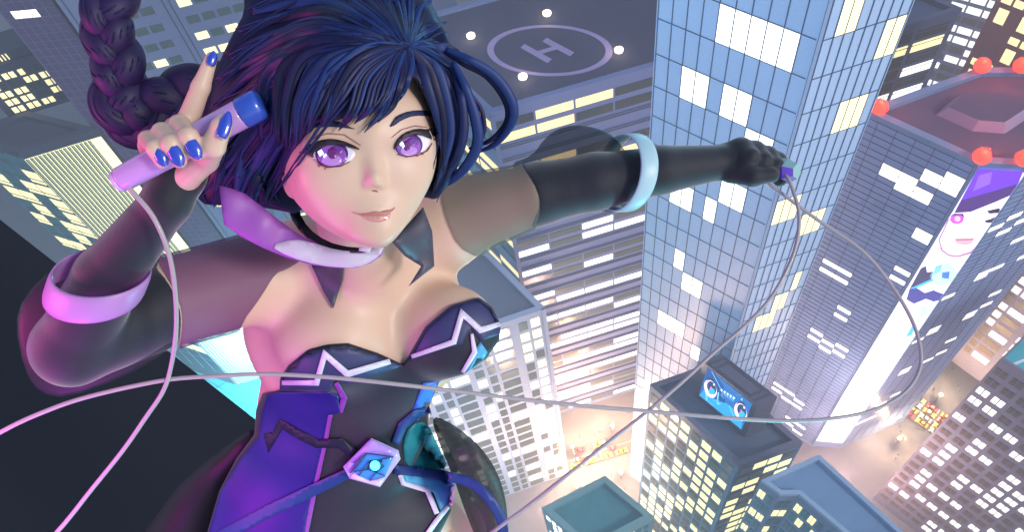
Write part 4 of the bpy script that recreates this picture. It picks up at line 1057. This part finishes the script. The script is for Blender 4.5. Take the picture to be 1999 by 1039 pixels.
# ---- gem
gd=dd(728,905)-.012
gem=patch('gem',[(725,856),(778,880),(782,897),(742,952),(682,935),(670,912)],lambda x,y:gd,mat('gem_lavender',srgb(186,188,232),rough=.2,coat=.5),woman,.022,.03,14)
def gp(n,poly,m,l): return patch(n,poly,lambda x,y:gd,m,gem,l,.004,14)
gp('facet',[(725,858),(775,881),(768,893),(716,886),(683,925),(673,912)],mat('gem_pale',srgb(176,160,240),rough=.2),.025)
gp('facet',[(716,886),(768,893),(752,930),(722,938),(700,930),(690,922)],mat('gem_blue',srgb(64,140,220),rough=.15,emit=.25,ecol=srgb(64,160,240)),.026)
gp('facet',[(742,950),(684,934),(690,922),(722,940),(752,932)],mat('gem_white',srgb(214,222,246),rough=.2),.0255)
gp('facet',[(722,900),(745,898),(750,912),(735,924),(716,918)],mat('gem_deep',srgb(20,80,120),rough=.2),.029)
gp('core',poly_ell(732,910,10,10),mat('gem_core_glow',srgb(90,230,245),emit=2.2,ecol=srgb(70,225,245)),.033)
for a,bq in(((690,905),(716,886)),((716,886),(768,893)),((700,930),(722,900)),((745,898),(768,893)),((722,938),(735,924)),((735,924),(752,930)),((690,922),(716,918)),((683,925),(716,886))): gp('facet_line',ribbon_poly([a,bq],2.2),mat('gem_line',srgb(56,60,120),rough=.4),.0315)
print('dressing',_t.time()-T0)
# ---- collar, choker
COLL=mat('collar_orchid',srgb(150,84,176),rough=.45); COLW=mat('collar_white',srgb(200,190,216),rough=.4); COLD=mat('collar_dark',srgb(72,70,86),rough=.5); BLK=mat('choker_black',srgb(20,20,30),rough=.4)
cdl=lin((430,400,.925),(500,440,.935),(560,470,.955),(640,500,.965),(745,485,.975))
cl=patch('collar',[(428,362),(452,368),(478,378),(510,402),(540,426),(575,452),(612,474),(655,488),(700,491),(752,478),(744,500),(724,514),(695,523),(655,523),(610,518),(560,503),(515,485),(470,462),(437,438),(432,400)],cdl,COLL,woman,0,.004,12,bulge=.003)
patch('collar_rim',smooth_poly([(525,480),(575,466),(610,474),(660,489),(705,492),(752,479),(742,499),(714,518),(680,524),(620,518),(565,502)],1),cdl,COLW,cl,.0045,.003,12)
patch('choker',smooth_poly([(562,372),(580,392),(590,430),(618,460),(660,480),(728,486),(722,494),(660,494),(610,476),(574,440),(560,400)],1),lin((562,380,1.0),(600,460,.972),(725,490,.955)),BLK,woman,0,.005,9)
patch('choker_buckle',[(702,481),(726,485),(722,494),(700,490)],lambda x,y:.952,COLW,woman,0,.005,9)
patch('collar_lapel',[(764,472),(790,444),(826,404),(844,452),(848,520),(797,560),(822,520),(790,500)],lin((764,472,1.0),(826,404,1.05),(797,560,1.06),(848,500,1.08)),COLD,woman,0,.005,12,bulge=.006)
patch('collar_lapel',[(608,518),(672,518),(668,548),(651,602),(632,570)],lambda x,y: (hitd(TB,x,y) or 1.15),COLD,woman,.007,.005,10)

# ---------------------------------------------------------------- face
EYEW=mat('eye_white',srgb(236,228,240),rough=.25,coat=.4); IR1=mat('iris_rim',srgb(84,36,112),rough=.2,coat=.6); IR2=mat('iris_violet',srgb(150,84,180),rough=.2,coat=.6); IR3=mat('iris_light',srgb(196,140,220),rough=.2,coat=.6)
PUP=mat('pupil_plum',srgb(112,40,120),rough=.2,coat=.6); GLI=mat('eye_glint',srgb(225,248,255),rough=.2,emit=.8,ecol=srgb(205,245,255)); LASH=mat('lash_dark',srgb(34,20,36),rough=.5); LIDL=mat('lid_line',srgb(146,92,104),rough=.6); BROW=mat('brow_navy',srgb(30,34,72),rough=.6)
LIPU=mat('lip_upper',srgb(186,118,108),rough=.4); LIPL=mat('lip_lower',srgb(208,146,142),rough=.3,coat=.3); NOS=mat('nostril',srgb(150,92,100),rough=.6); RED=mat('lash_red',srgb(196,86,84),rough=.6)
X3=lambda pts:[(480+x/2.733,180+y/2.733) for x,y in pts]
fd=lambda x,y: hitd_near(TB,x,y,.87)
eyeL=None
def fp(name,pts,m,lift,par,step=5,sm=1,th=.0012):
    q=X3(pts); return patch(name,smooth_poly(q,sm) if sm else q,fd,m,par,lift,th,step)
def eye(scl,ic,ir,pup,glints,lash,low,crease,up):
    k_=1.10; c_=ic; Sx=lambda L: [(c_[0]+(x-c_[0])*k_,c_[1]+(y-c_[1])*k_) for x,y in L]
    scl=Sx(scl); lash=Sx(lash); low=Sx(low); crease=Sx(crease); glints=[Sx(g) for g in glints]; ir=(ir[0]*k_,ir[1]*k_); pup=Sx([pup[:2]])[0]+(pup[2]*k_,pup[3]*k_)
    e=fp('eye',scl,EYEW,.0006,body,5,2)
    def clip(poly):   # keep iris inside the eye opening
        out=[]; S=np.array(smooth_poly(X3(scl),2)); c=S.mean(0)
        for p in X3(poly):
            p=np.array(p); 
            P3=np.array([C(p[0],p[1],.87)]); 
            k=0
            while poly2(P3,[tuple(q) for q in S])[0]>0 and k<40: p=p+(c-p)*.04; P3=np.array([C(p[0],p[1],.87)]); k+=1
            out.append(tuple(p))
        return out
    def ip(name,poly,m,l): return patch(name,clip(poly),fd,m,e,l,.0010,4)
    x,y=ic; a,b_=ir
    ip('iris',poly_ell(x,y,a,b_,0,32),IR1,.0010); ip('iris',poly_ell(x,y+b_*.12,a*.88,b_*.84,0,28),IR2,.0014); ip('iris',poly_ell(x,y+b_*.45,a*.62,b_*.42,0,24),IR3,.0018)
    ip('iris',poly_ell(x+a*.30,y-b_*.30,a*.40,b_*.34,0,20),mat('iris_dusk',srgb(112,58,150),rough=.2,coat=.6),.0020)
    ip('pupil',poly_ell(*pup,0,20),PUP,.0023)
    for g_ in glints: fp('glint',g_,GLI,.0029,e,3,0)
    fp('eyelash',lash,LASH,.0030,body,5,1,.002); 
    patch('lower_lash',ribbon_poly(X3(low),[1.0,2.2,2.0,2.4,1.2][:len(low)]),fd,mat('lower_lash_brown',srgb(96,46,60),rough=.6),body,.0022,.0015,4)
    patch('eyelid_crease',ribbon_poly(X3(crease),[.8,1.8,2.0,1.6,.8][:len(crease)]),fd,LIDL,body,.0014,.001,4)
    return e
eye([(352,322),(380,292),(440,276),(500,278),(552,300),(578,328),(552,362),(500,388),(440,394),(395,382),(368,352)],(458,330),(80,66),(462,326,24,28),
    [[(388,318),(408,306),(420,328),(400,342)],[(416,338),(428,326),(434,334),(420,350)]],
    [(288,320),(332,316),(328,296),(345,298),(346,278),(362,284),(398,262),(450,254),(505,262),(560,284),(604,310),(560,300),(505,286),(450,284),(405,296),(378,316),(366,340),(380,352),(350,338),(322,326)],
    [(372,352),(402,382),(442,394),(502,388),(548,366)],[(352,262),(385,246),(440,230),(520,236),(600,288)],0)
eye([(796,306),(812,266),(850,236),(910,224),(962,236),(976,262),(956,302),(915,328),(860,338),(815,328)],(868,282),(68,60),(860,284,17,26),
    [[(818,272),(832,260),(846,276),(832,288)],[(836,290),(846,280),(850,286),(840,298)]],
    [(796,308),(806,262),(848,220),(910,200),(962,206),(980,196),(982,214),(992,220),(1030,226),(998,236),(985,240),(1004,262),(972,250),(930,232),(880,234),(842,254),(818,284)],
    [(814,326),(860,338),(920,330),(960,308),(984,272)],[(786,246),(836,206),(900,188),(962,196)],0)
for pts in([(300,206),(340,164),(448,150),(516,160),(560,188),(592,198),(540,190),(470,184),(390,184),(330,198)],[(766,186),(786,150),(806,124),(872,98),(962,94),(1004,118),(992,130),(900,122),(832,148),(792,178)]): fp('eyebrow',pts,BROW,.0018,body,6,1,.002)
fp('upper_lip',[(556,636),(600,650),(650,644),(692,634),(716,640),(745,628),(775,628),(802,608),(782,638),(745,655),(692,662),(640,658),(600,655)],LIPU,.0010,body,5)
fp('lower_lip',[(606,657),(640,661),(692,665),(745,658),(778,642),(766,674),(736,690),(692,694),(650,684)],LIPL,.0008,body,5)
fp('nostril',[(668,526),(690,520),(712,534),(690,531)],NOS,.0008,body,4)
for pts in([(420,400),(428,400),(426,414),(421,412)],[(384,388),(390,390),(396,400),(388,398)],[(908,330),(914,328),(920,342),(914,344)],[(930,322),(938,318),(952,332),(944,334)]): fp('lash_tick',pts,RED,.0012,body,4,0)
print('face',_t.time()-T0)
# ---------------------------------------------------------------- hair
HAIR=[mat('hair_navy%s'%k,c,rough=.5,coat=.0,spec=.35,var=.12,vscale=90) for k,c in(('',srgb(20,32,82)),('_deep',srgb(15,18,56)),('_blue',srgb(24,48,106)),('_violet',srgb(24,22,68)))]
H_OUT=smooth_poly([(455,-90),(560,-150),(680,-160),(790,-90),(850,20),(885,90),(902,160),(907,230),(903,300),(885,350),(850,392),(825,420),(700,300),(590,420),(540,410),(480,400),(430,402),(388,398),(380,360),(388,300),(398,230),(410,170),(428,120),(452,70),(480,20),(470,-30)],1)
WIN=smooth_poly([(640,520),(565,420),(530,392),(508,352),(505,315),(520,285),(560,285),(578,262),(600,244),(650,236),(700,226),(748,206),(788,170),(806,146),(826,180),(846,232),(860,275),(856,330),(838,392),(790,500)],1)
def f_hair(P):
    Q=(P-HO)@HR
    f=ell(Q,np.array([0,.050,-.014]),(.106,.122,.118))
    f=smin(f,ell(P,C(640,170,1.02),(.165,.20,.115)),.03)
    f=smin(f,ell(P,C(490,300,1.03),(.085,.10,.06)),.03)
    f=smin(f,ell(P,C(872,230,.97),(.036,.11,.05)),.02)
    f=smax(f,poly2(P,H_OUT),.008)
    w=smax(poly2(P,WIN),(-P[:,2]-.955),.004)
    return smax(f,-w,.004)
lo,hi=box_of([C(380,-150,1.1),C(910,-150,1.1),C(380,420,1.1),C(910,420,1.1),C(640,200,.80),C(640,200,1.16)],.03)
hr,HVv,HQ=shell('hair',f_hair,lo,hi,HAIR[1],woman); TH=bv(HVv,HQ); print('hair',_t.time()-T0)
allv=[hv for hv in (BV_,)]
hok=(BV_[:,0]>C(520,300,.95)[0])&(BV_[:,2]>-1.0)
THB=BVHTree.FromPolygons([tuple(v) for v in HVv]+[tuple(v) for v in BV_],[tuple(int(i) for i in q) for q in HQ]+[tuple(int(i)+len(HVv) for i in q) for q in BQ_ if hok[q[0]]])
def lock(pts,ws,lift=.004,mi=None,fb=None,n=7,thick=.4,name='hair_lock',liftend=None):
    P=catmull(pts,n); k=len(P); W=np.interp(np.linspace(0,1,k),np.linspace(0,1,len(ws)),ws)
    D=[]
    for i,p in enumerate(P):
        h=hitd(THB,p[0],p[1]); D.append(np.nan if h is None or h>1.12 else h)
    D=np.array(D); 
    if fb is not None or np.all(np.isnan(D)): D=np.interp(np.linspace(0,1,k),np.linspace(0,1,len(fb or [.95])),fb or [.95])
    else:
        ok=~np.isnan(D); D=np.interp(np.arange(k),np.arange(k)[ok],D[ok])
        for _ in range(4): D=np.minimum(D,np.convolve(np.r_[D[0],D,D[-1]],[.25,.5,.25],'valid')); 
        for _ in range(2): D=np.convolve(np.r_[D[0],D,D[-1]],[.25,.5,.25],'valid')
    l=np.linspace(lift,lift if liftend is None else liftend,k)
    V,Fc=lockmesh([C(p[0],p[1],D[i]-l[i]-W[i]/F*D[i]*thick*.25) for i,p in enumerate(P)],[max(.15,W[i])*D[i]/F/1 for i in range(k)],thick)
    return mk(name,V,Fc,HAIR[R.choice([0,0,1,2,3]) if mi is None else mi],hr)
CR=(797,92)
# fringe sweeping to the photo's left, ending in points
fr=[((577,290),(640,130),(590,200),24,0),((600,262),(660,130),(622,200),20,2),((628,250),(680,140),(650,205),17,0),((660,256),(712,150),(690,215),15,3),((640,234),(700,130),(660,190),20,1),((690,243),(735,160),(718,212),14,2),((710,260),(762,160),(745,216),13,0),((737,240),(782,150),(765,205),12,1),((762,214),(800,130),(786,178),10,2),
    ((560,300),(600,120),(565,210),22,3),((545,310),(570,130),(548,220),22,1),((520,330),(540,140),(520,240),24,0),((585,276),(700,110),(610,190),18,2),((720,226),(770,130),(750,190),13,3)]
for tip,m1,m2,w,mi in fr: lock([CR,((CR[0]+m1[0])/2,(CR[1]+m1[1])/2-10),m1,m2,tip],[3,w*.7,w,w*.7,.4],lift=.006,mi=mi,liftend=.012,thick=.16)
for tip,m1,m2,w,mi in fr:
    for q in range(3):
        o=(q-1)*w*.55; lock([CR,((CR[0]+m1[0])/2+o*.4,(CR[1]+m1[1])/2-10+q*2),(m1[0]+o,m1[1]+q),(m2[0]+o,m2[1]),(tip[0]+o*.35,tip[1]-abs(o)*.8)],[1,w*.22,w*.26,w*.2,.3],lift=.0085,mi=(mi+1+q)%4,liftend=.0135,thick=.3,name='hair_strand')
# curtain to the photo's right of the face
for tip,m1,m2,w,mi in (((862,300),(828,150),(850,220),11,0),((866,345),(842,150),(866,240),12,1),((850,372),(858,150),(880,260),13,2),((852,396),(868,160),(893,280),12,0),((846,330),(836,170),(856,250),7,3),((880,330),(880,160),(900,240),10,1)): lock([CR,((CR[0]+m1[0])/2+4,(CR[1]+m1[1])/2-4),m1,m2,tip],[3,w*.7,w,w*.7,.4],lift=.005,mi=mi,thick=.22)
# crown strands
rr2=random.Random(3)
ends=[(395,380),(415,398),(445,402),(480,398),(510,402),(390,330),(396,270),(405,210),(420,160),(440,110),(465,60),(490,20),(520,-30),(560,-70),(610,-100),(660,-110),(710,-110),(760,-80),(800,-50),(835,0),(862,50),(885,100),(898,150),(402,300),(430,330),(460,350),(490,370),(520,360),(450,280),(480,300),(500,330)]
for e_ in ends:
    dx,dy=e_[0]-CR[0],e_[1]-CR[1]; L=math.hypot(dx,dy)
    for q in range(4):
        bow=(-.16 if dx<0 else .12)*L*(.8+rr2.random()*.5); nx,ny=-dy/L,dx/L
        if dx<0: nx,ny=dy/L,-dx/L
        sgn_=1 if ny*0+1 else 1
        off=(rr2.random()-.5)*26
        m=(CR[0]+dx*.5+(0 if abs(dx)<60 else 0), CR[1]+dy*.5-abs(bow)+off)
        ex,ey=e_[0]+(rr2.random()-.3)*18,e_[1]+(rr2.random()-.5)*18
        w=4.5+rr2.random()*8
        lock([(CR[0]+dx*.02,CR[1]+dy*.02),(CR[0]+dx*.24,CR[1]+dy*.24-abs(bow)*.6),m,(CR[0]+dx*.78+off*.3,CR[1]+dy*.78-abs(bow)*.6),(ex,ey)],[1.5,w*.8,w,w*.8,1.0],lift=.002+.003*rr2.random(),thick=.2)
for k in range(70):
    e_=rr2.choice(ends); dx,dy=e_[0]-CR[0],e_[1]-CR[1]; L=math.hypot(dx,dy); bow=(.16 if dx<0 else .12)*L*(.7+rr2.random()*.7); off=(rr2.random()-.5)*60
    lock([(CR[0]+dx*.03,CR[1]+dy*.03),(CR[0]+dx*.24,CR[1]+dy*.24-bow*.6+off*.3),(CR[0]+dx*.5,CR[1]+dy*.5-bow+off),(CR[0]+dx*.78+off*.3,CR[1]+dy*.78-bow*.6+off*.6),(e_[0]+(rr2.random()-.4)*20,e_[1]+(rr2.random()-.5)*24)],[1,2.6,3.2,2.4,.5],lift=.0065,thick=.3,mi=rr2.choice([0,1,2,2]),name='hair_strand')
# ends hanging below the ear and at the nape
for pts,w in (([(560,290),(545,330),(535,370),(548,400)],7),([(520,290),(505,340),(495,380),(508,402)],9),([(480,290),(470,340),(468,390),(490,405)],12),([(440,290),(432,340),(425,380),(440,404)],12),([(540,280),(522,320),(512,350),(500,385)],6),([(410,290),(400,340),(392,370),(402,398)],10)): lock(pts,[w*.6,w,w*.8,.6],lift=.004)
# free strands blown out to the photo's right
for pts,ws,fb,mi in (([(870,95),(920,118),(968,150),(1000,200),(998,240),(968,280),(925,300)],[5,8,10,10,9,6,2],[.90,.90,.91,.92,.93,.95,.97],2),([(868,100),(905,125),(950,150),(985,195),(990,235),(960,272),(915,290)],[4,5,5,6,6,5,2],[.91,.91,.92,.93,.94,.95,.97],3),([(885,120),(908,170),(928,230),(932,280),(910,325),(875,355),(848,366)],[5,9,11,11,10,8,2],[.90,.90,.91,.92,.93,.95,.97],2),([(880,130),(900,190),(905,250),(895,300),(870,340),(846,362)],[5,9,10,9,7,2],[.91,.90,.91,.92,.94,.96],0),([(895,160),(935,205),(945,250),(930,290),(905,330)],[3,4,5,4,1],[.91,.92,.93,.94,.96],3)):
    lock(pts,ws,fb=fb,mi=mi,thick=.45)
print('locks',_t.time()-T0)
# braid
bp=[np.array(p) for p in catmull([(470,200,1.04),(400,185,1.04),(330,205,1.03),(265,235,1.02),(232,205,1.01),(236,150,1.0),(222,95,.99),(205,40,.98),(222,-10,.98),(260,-60,.98),(330,-110,1.0)],14)]
bw=np.interp(np.linspace(0,1,len(bp)),[0,.15,.3,.45,.7,1],[62,56,50,46,44,40])
arc=np.r_[0,np.cumsum([np.linalg.norm((bp[i+1]-bp[i])[:2]) for i in range(len(bp)-1)])]
cc3=[C(*p) for p in bp]; braid=None
for s in range(3):
    pts=[];rs=[]
    for i,p in enumerate(cc3):
        t=cc3[min(i+1,len(cc3)-1)]-cc3[max(i-1,0)]; t/=np.linalg.norm(t); vw=-p/np.linalg.norm(p); sd=np.cross(t,vw); sd/=np.linalg.norm(sd)
        ph=arc[i]/190*2*math.pi+s*2*math.pi/3; m=bw[i]*bp[i][2]/F
        pts.append(p+sd*math.sin(ph)*m*.50+vw*math.sin(2*ph)*m*.34); rs.append(m*(.66+.10*math.cos(ph)))
    b=MB(); b.tube(pts,rs,14)
    o=mk('braid_strand' if s else 'braid',np.array(b.v),b.f,mat('braid_plum',srgb(34,20,66),rough=.6,var=.2,vscale=50),hr if not s else braid)
    if s==0: braid=o
# fine strand ridges following the braid
for k in range(16):
    s=k%3; pts=[]
    for i,p in enumerate(cc3):
        t=cc3[min(i+1,len(cc3)-1)]-cc3[max(i-1,0)]; t/=np.linalg.norm(t); vw=-p/np.linalg.norm(p); sd=np.cross(t,vw); sd/=np.linalg.norm(sd)
        ph=arc[i]/190*2*math.pi+s*2*math.pi/3; m=bw[i]*bp[i][2]/F; a=(k//3-2.5)*.42
        pts.append(p+sd*math.sin(ph)*m*.50+vw*math.sin(2*ph)*m*.34+(sd*math.sin(a)+vw*math.cos(a))*m*(.66+.10*math.cos(ph)))
    b=MB(); b.tube(pts,.0013,5); mk('hair_strand',np.array(b.v),b.f,HAIR[(1,3)[k%2]],braid)
# ---------------------------------------------------------------- nails
NAIL=mat('nail_cobalt',srgb(48,76,190),rough=.15,coat=.8)
def nail(px,py,d,ang,l,w):
    a=math.radians(ang); e1=np.array([math.cos(a),math.sin(a),-.15]); e1/=np.linalg.norm(e1); e3=np.array([0,0,1.0]); e2=np.cross(e3,e1); e2/=np.linalg.norm(e2); e3=np.cross(e1,e2)
    V=[];Fc=[];c=C(px,py,d); m=10;n=8
    for i in range(m+1):
        t=i/m*2-1; hw=w*(1-max(0,t)**2.4*.75)*(1-max(0,-t)**4*.35)
        for j in range(n+1):
            q=j/n*2-1; V.append(c+e1*l*t+e2*hw*q+e3*(.0028*(1-q*q)-.0010*abs(t)))
    k=len(V); V+=[v-e3*.0022 for v in V]
    for i in range(m):
        for j in range(n):
            a0=i*(n+1)+j; q=(a0,a0+n+1,a0+n+2,a0+1); Fc.append(q); Fc.append(tuple(reversed([z+k for z in q])))
    Fc+=[(b_,a_,a_+k,b_+k) for a_,b_ in boundary([f for f in Fc if max(f)<k])]
    return mk('fingernail',np.array(V),Fc,NAIL,body)
def fnail(px,py,ang,l,w): 
    h=hitd(TB,px,py); nail(px,py,(h if h and h<.9 else .83)-.0012,ang,l,w)
fnail(314,307,-65,.0100,.0062); fnail(344,305,-65,.0112,.0070); fnail(378,291,-60,.0112,.0072); fnail(413,113,76,.0080,.0052); fnail(438,243,76,.0140,.0066)
# ---------------------------------------------------------------- baton held in the bare hand (thing of its own)
a=C(234,352,.868); b_=C(512,200,.858); ax_=(b_-a)/np.linalg.norm(b_-a)
bat=empty('baton',tuple(c2w((a+b_)/2)),'lilac rod with a blue cap, gripped in the bare hand with blue nails','baton')
def rod(name,p,q,rs,m,n=40,par=None):
    b=MB(); k=len(rs); b.tube([p+(q-p)*t for t,_ in rs],[r for _,r in rs],n); return mk(name,np.array(b.v),b.f,m,par or bat)
rod('shaft',a,a+(b_-a)*.86,[(0,.0105),(.004,.0128),(.02,.0138),(.5,.0150),(.98,.0158),(1,.0158)],mat('baton_lilac',srgb(190,150,214),rough=.3,coat=.4))
rod('cap',a+(b_-a)*.861,b_,[(0,.0164),(.06,.0168),(.7,.0168),(.9,.0160),(.98,.0135),(1,.010)],mat('baton_blue',srgb(52,88,190),rough=.28,coat=.5))
rod('cord_socket',a-ax_*.006,a,[(0,.0085),(.3,.0118),(1,.0118)],mat('baton_pale',srgb(206,176,222),rough=.35))
# faceted grip in the gloved fist
gp0=C(1540,333,1.19); han=empty('crystal_grip',tuple(c2w(gp0)),'faceted iridescent grip end poking out of the black gloved fist','grip')
ga=C(1500,332,1.205); gb=C(1546,334,1.175); 
def facet(col,idx): return mat('grip_'+idx,col,rough=.15,coat=.5)
t=(gb-ga)/np.linalg.norm(gb-ga); vw=np.array([0,1.0,0]); u1=np.cross(t,vw); u1/=np.linalg.norm(u1); u2=np.cross(u1,t)
b=MB(); n=6; r1=[ga+(u1*math.cos(q)+u2*math.sin(q))*.0180 for q in [2*math.pi*i/n+.3 for i in range(n)]]; r2=[gb-t*.006+(u1*math.cos(q)+u2*math.sin(q))*.0185 for q in [2*math.pi*i/n+.3 for i in range(n)]]; r3=[gb+t*.008+(u1*math.cos(q)+u2*math.sin(q))*.011 for q in [2*math.pi*i/n+.3 for i in range(n)]]
b.v=[tuple(p) for p in r1+r2+r3]; 
b.f=[(i,(i+1)%n,(i+1)%n+n,i+n) for i in range(n)]+[(i+n,(i+1)%n+n,(i+1)%n+2*n,i+2*n) for i in range(n)]+[tuple(range(2*n,3*n)),tuple(reversed(range(n)))]
o=mk('end_cap',np.array(b.v),b.f,[facet(srgb(150,190,190),'mint'),facet(srgb(150,110,170),'mauve'),facet(srgb(70,150,235),'blue'),facet(srgb(130,90,220),'violet')],han,smooth=False)
for i,p in enumerate(o.data.polygons): p.material_index=(0,1,3,2,1,3)[i%6]
# ---------------------------------------------------------------- cord
CORD=mat('cord_grey',srgb(165,160,164),rough=.45,coat=.2,var=.04,vscale=40)
cp=[(236,350,.868),(262,378,.865),(300,425,.87),(328,490,.88),(341,560,.90),(344,640,.93),(334,715,.96),(318,765,.97),(285,815,.98),(240,880,.99),(180,955,1.0),(112,1039,1.0),(20,1130,1.0),(-120,1180,1.0),(-220,1060,1.0),(-140,930,.98),(0,845,.96),(90,803,.96),(180,773,.965),(320,743,.97),(420,735,.975),(520,731,.98),(640,737,.99),(760,749,1.0),(880,763,1.02),(1000,778,1.04),(1130,792,1.06),(1260,803,1.08),(1400,815,1.09),(1520,822,1.10),(1620,818,1.10),(1700,803,1.11),(1760,772,1.12),(1792,730,1.13),(1797,685,1.14),(1780,625,1.15),(1735,550,1.16),(1680,487,1.165),(1600,432,1.17),(1540,388,1.175),(1500,356,1.18),(1512,345,1.195),(1532,340,1.172),(1548,372,1.16),(1560,420,1.15),(1555,475,1.145),(1535,530,1.14),(1500,588,1.135),(1450,640,1.13),(1390,692,1.125),(1330,748,1.12),(1265,803,1.11),(1190,862,1.11),(1120,918,1.11),(1040,982,1.11),(955,1045,1.11),(860,1120,1.12)]
pts=[c2w(C(*p)) for p in catmull(cp,6)]
base=c2w(C(760,749,1.0)); b=MB(tuple(base)); b.tube(pts,[.0027*(1-.0*i) for i in range(len(pts))],10)
co=b.build('cord',CORD,None,smooth=True,loc=tuple(base)); tag(co,'long thin grey cord looping in front of the woman from baton to gloved fist','cord')
print('all',_t.time()-T0)
SUN_AZ=128; SUN_E=1.35; SUN_C=(1,.95,.90); SKY_E=.135; EXPO=0.32; HAZE=.0011; BEA_E=1500; LAMP_E=16000
# added fill lights without fittings, at street level and in mid-air (position, watts, colour)
FILL_LIGHTS=[((20,106,26),24000,(1,.45,.2)),((4,112,40),45000,(1,.45,.2)),((17,88,36),40000,(1,.60,.5)),((0,66,60),95000,(1,.62,.45)),((92,70,60),45000,(1,.72,.6)),((118,95,24),45000,(1,.56,.40)),((95,72,24),45000,(1,.62,.5)),((-105,150,30),130000,(.25,.9,1)),((-60,66,20),50000,(.35,.9,1)),((2,34,15),26000,(.3,.85,1)),((150,150,60),160000,(1,.35,.3)),((-15,40,225),55000,(.50,.74,1))]
# added unseen neon-coloured lights round the jumper, no signs built (photo direction and distance, watts, colour, size)
NEON_FILLS=[((-1300,720,.78),19,(1,.06,.5),.15),((-250,1350,.85),8,(.8,.05,.9),.15),((1700,1500,1.6),34,(.15,.85,1),.2),((1500,-500,2.0),10,(.2,.65,1),.2)]
# ---------------------------------------------------------------- camera, sky, lights
sc=bpy.context.scene
cd=bpy.data.cameras.new('camera'); cam=bpy.data.objects.new('camera',cd); COL.objects.link(cam)
M=Matrix([[RM[i][j] for j in range(3)]+[CAM[i]] for i in range(3)]+[[0,0,0,1]]); cam.matrix_world=M
cd.sensor_width=36; cd.lens=F/1999*36; cd.clip_start=.05; cd.clip_end=8000
sc.camera=cam
w=bpy.data.worlds.new('World'); sc.world=w; w.use_nodes=True; nt=w.node_tree; bg=nt.nodes['Background']
sky=nt.nodes.new('ShaderNodeTexSky'); sky.sky_type='NISHITA'; sky.sun_disc=False
def sunlamp(az,el,strength,col,ang):
    d=bpy.data.lights.new('sun','SUN'); d.energy=strength; d.color=col; d.angle=math.radians(ang); o=bpy.data.objects.new('sun',d); COL.objects.link(o)
    v=Vector((math.cos(el)*math.sin(az),math.cos(el)*math.cos(az),math.sin(el)))   # toward the sun
    o.rotation_euler=v.to_track_quat('Z','Y').to_euler(); sky.sun_elevation=el; sky.sun_rotation=az; return o
sunlamp(math.radians(SUN_AZ),math.radians(36),SUN_E,SUN_C,10)
nt.links.new(sky.outputs[0],bg.inputs[0]); bg.inputs[1].default_value=SKY_E
def point(p,e,col,r=1.0,name='lamp_or_fill_light'):
    d=bpy.data.lights.new(name,'POINT'); d.energy=e; d.color=col; d.shadow_soft_size=r; o=bpy.data.objects.new(name,d); COL.objects.link(o); o.location=tuple(p); return o
for p in BEAL: point(p+np.array([0,0,4.2]),BEA_E,(1,.10,.06),.3)
for p in PADP: point(p+np.array([0,0,2.6]),300,(1,.75,.5),.3)
for q,lb in LP: xy=XY(*q,300); point((*xy,8.6),LAMP_E,(1,.68,.36),.5)
# the night air over the streets
if HAZE:
    b=MB(); b.box((20,100,150.5),(400,0,0),(0,400,0),(0,0,152)); hz=b.build('haze',[]); 
    hm=bpy.data.materials.new('haze_air'); hm.use_nodes=True; n2=hm.node_tree; n2.nodes.remove(n2.nodes['Principled BSDF'])
    pv=n2.nodes.new('ShaderNodeVolumePrincipled'); pv.inputs['Color'].default_value=(.82,.88,1,1); pv.inputs['Density'].default_value=HAZE; pv.inputs['Anisotropy'].default_value=.2
    n2.links.new(pv.outputs[0],n2.nodes['Material Output'].inputs['Volume']); hz.data.materials.append(hm); tag(hz,kind='stuff')
for p,e,c in FILL_LIGHTS: point(p,e,c,3.0)
for (x,y,z),e,c,r in NEON_FILLS: point(c2w(C(x,y,z)),e,c,r,'neon_fill_light')
sc.view_settings.view_transform='Standard'; sc.view_settings.look='None'; sc.view_settings.exposure=EXPO; sc.view_settings.gamma=1
sc.cycles.use_denoising=True; sc.cycles.max_bounces=5; sc.cycles.transparent_max_bounces=16; sc.cycles.sample_clamp_indirect=4
try: sc.cycles.denoiser='OPENIMAGEDENOISE'
except Exception: pass
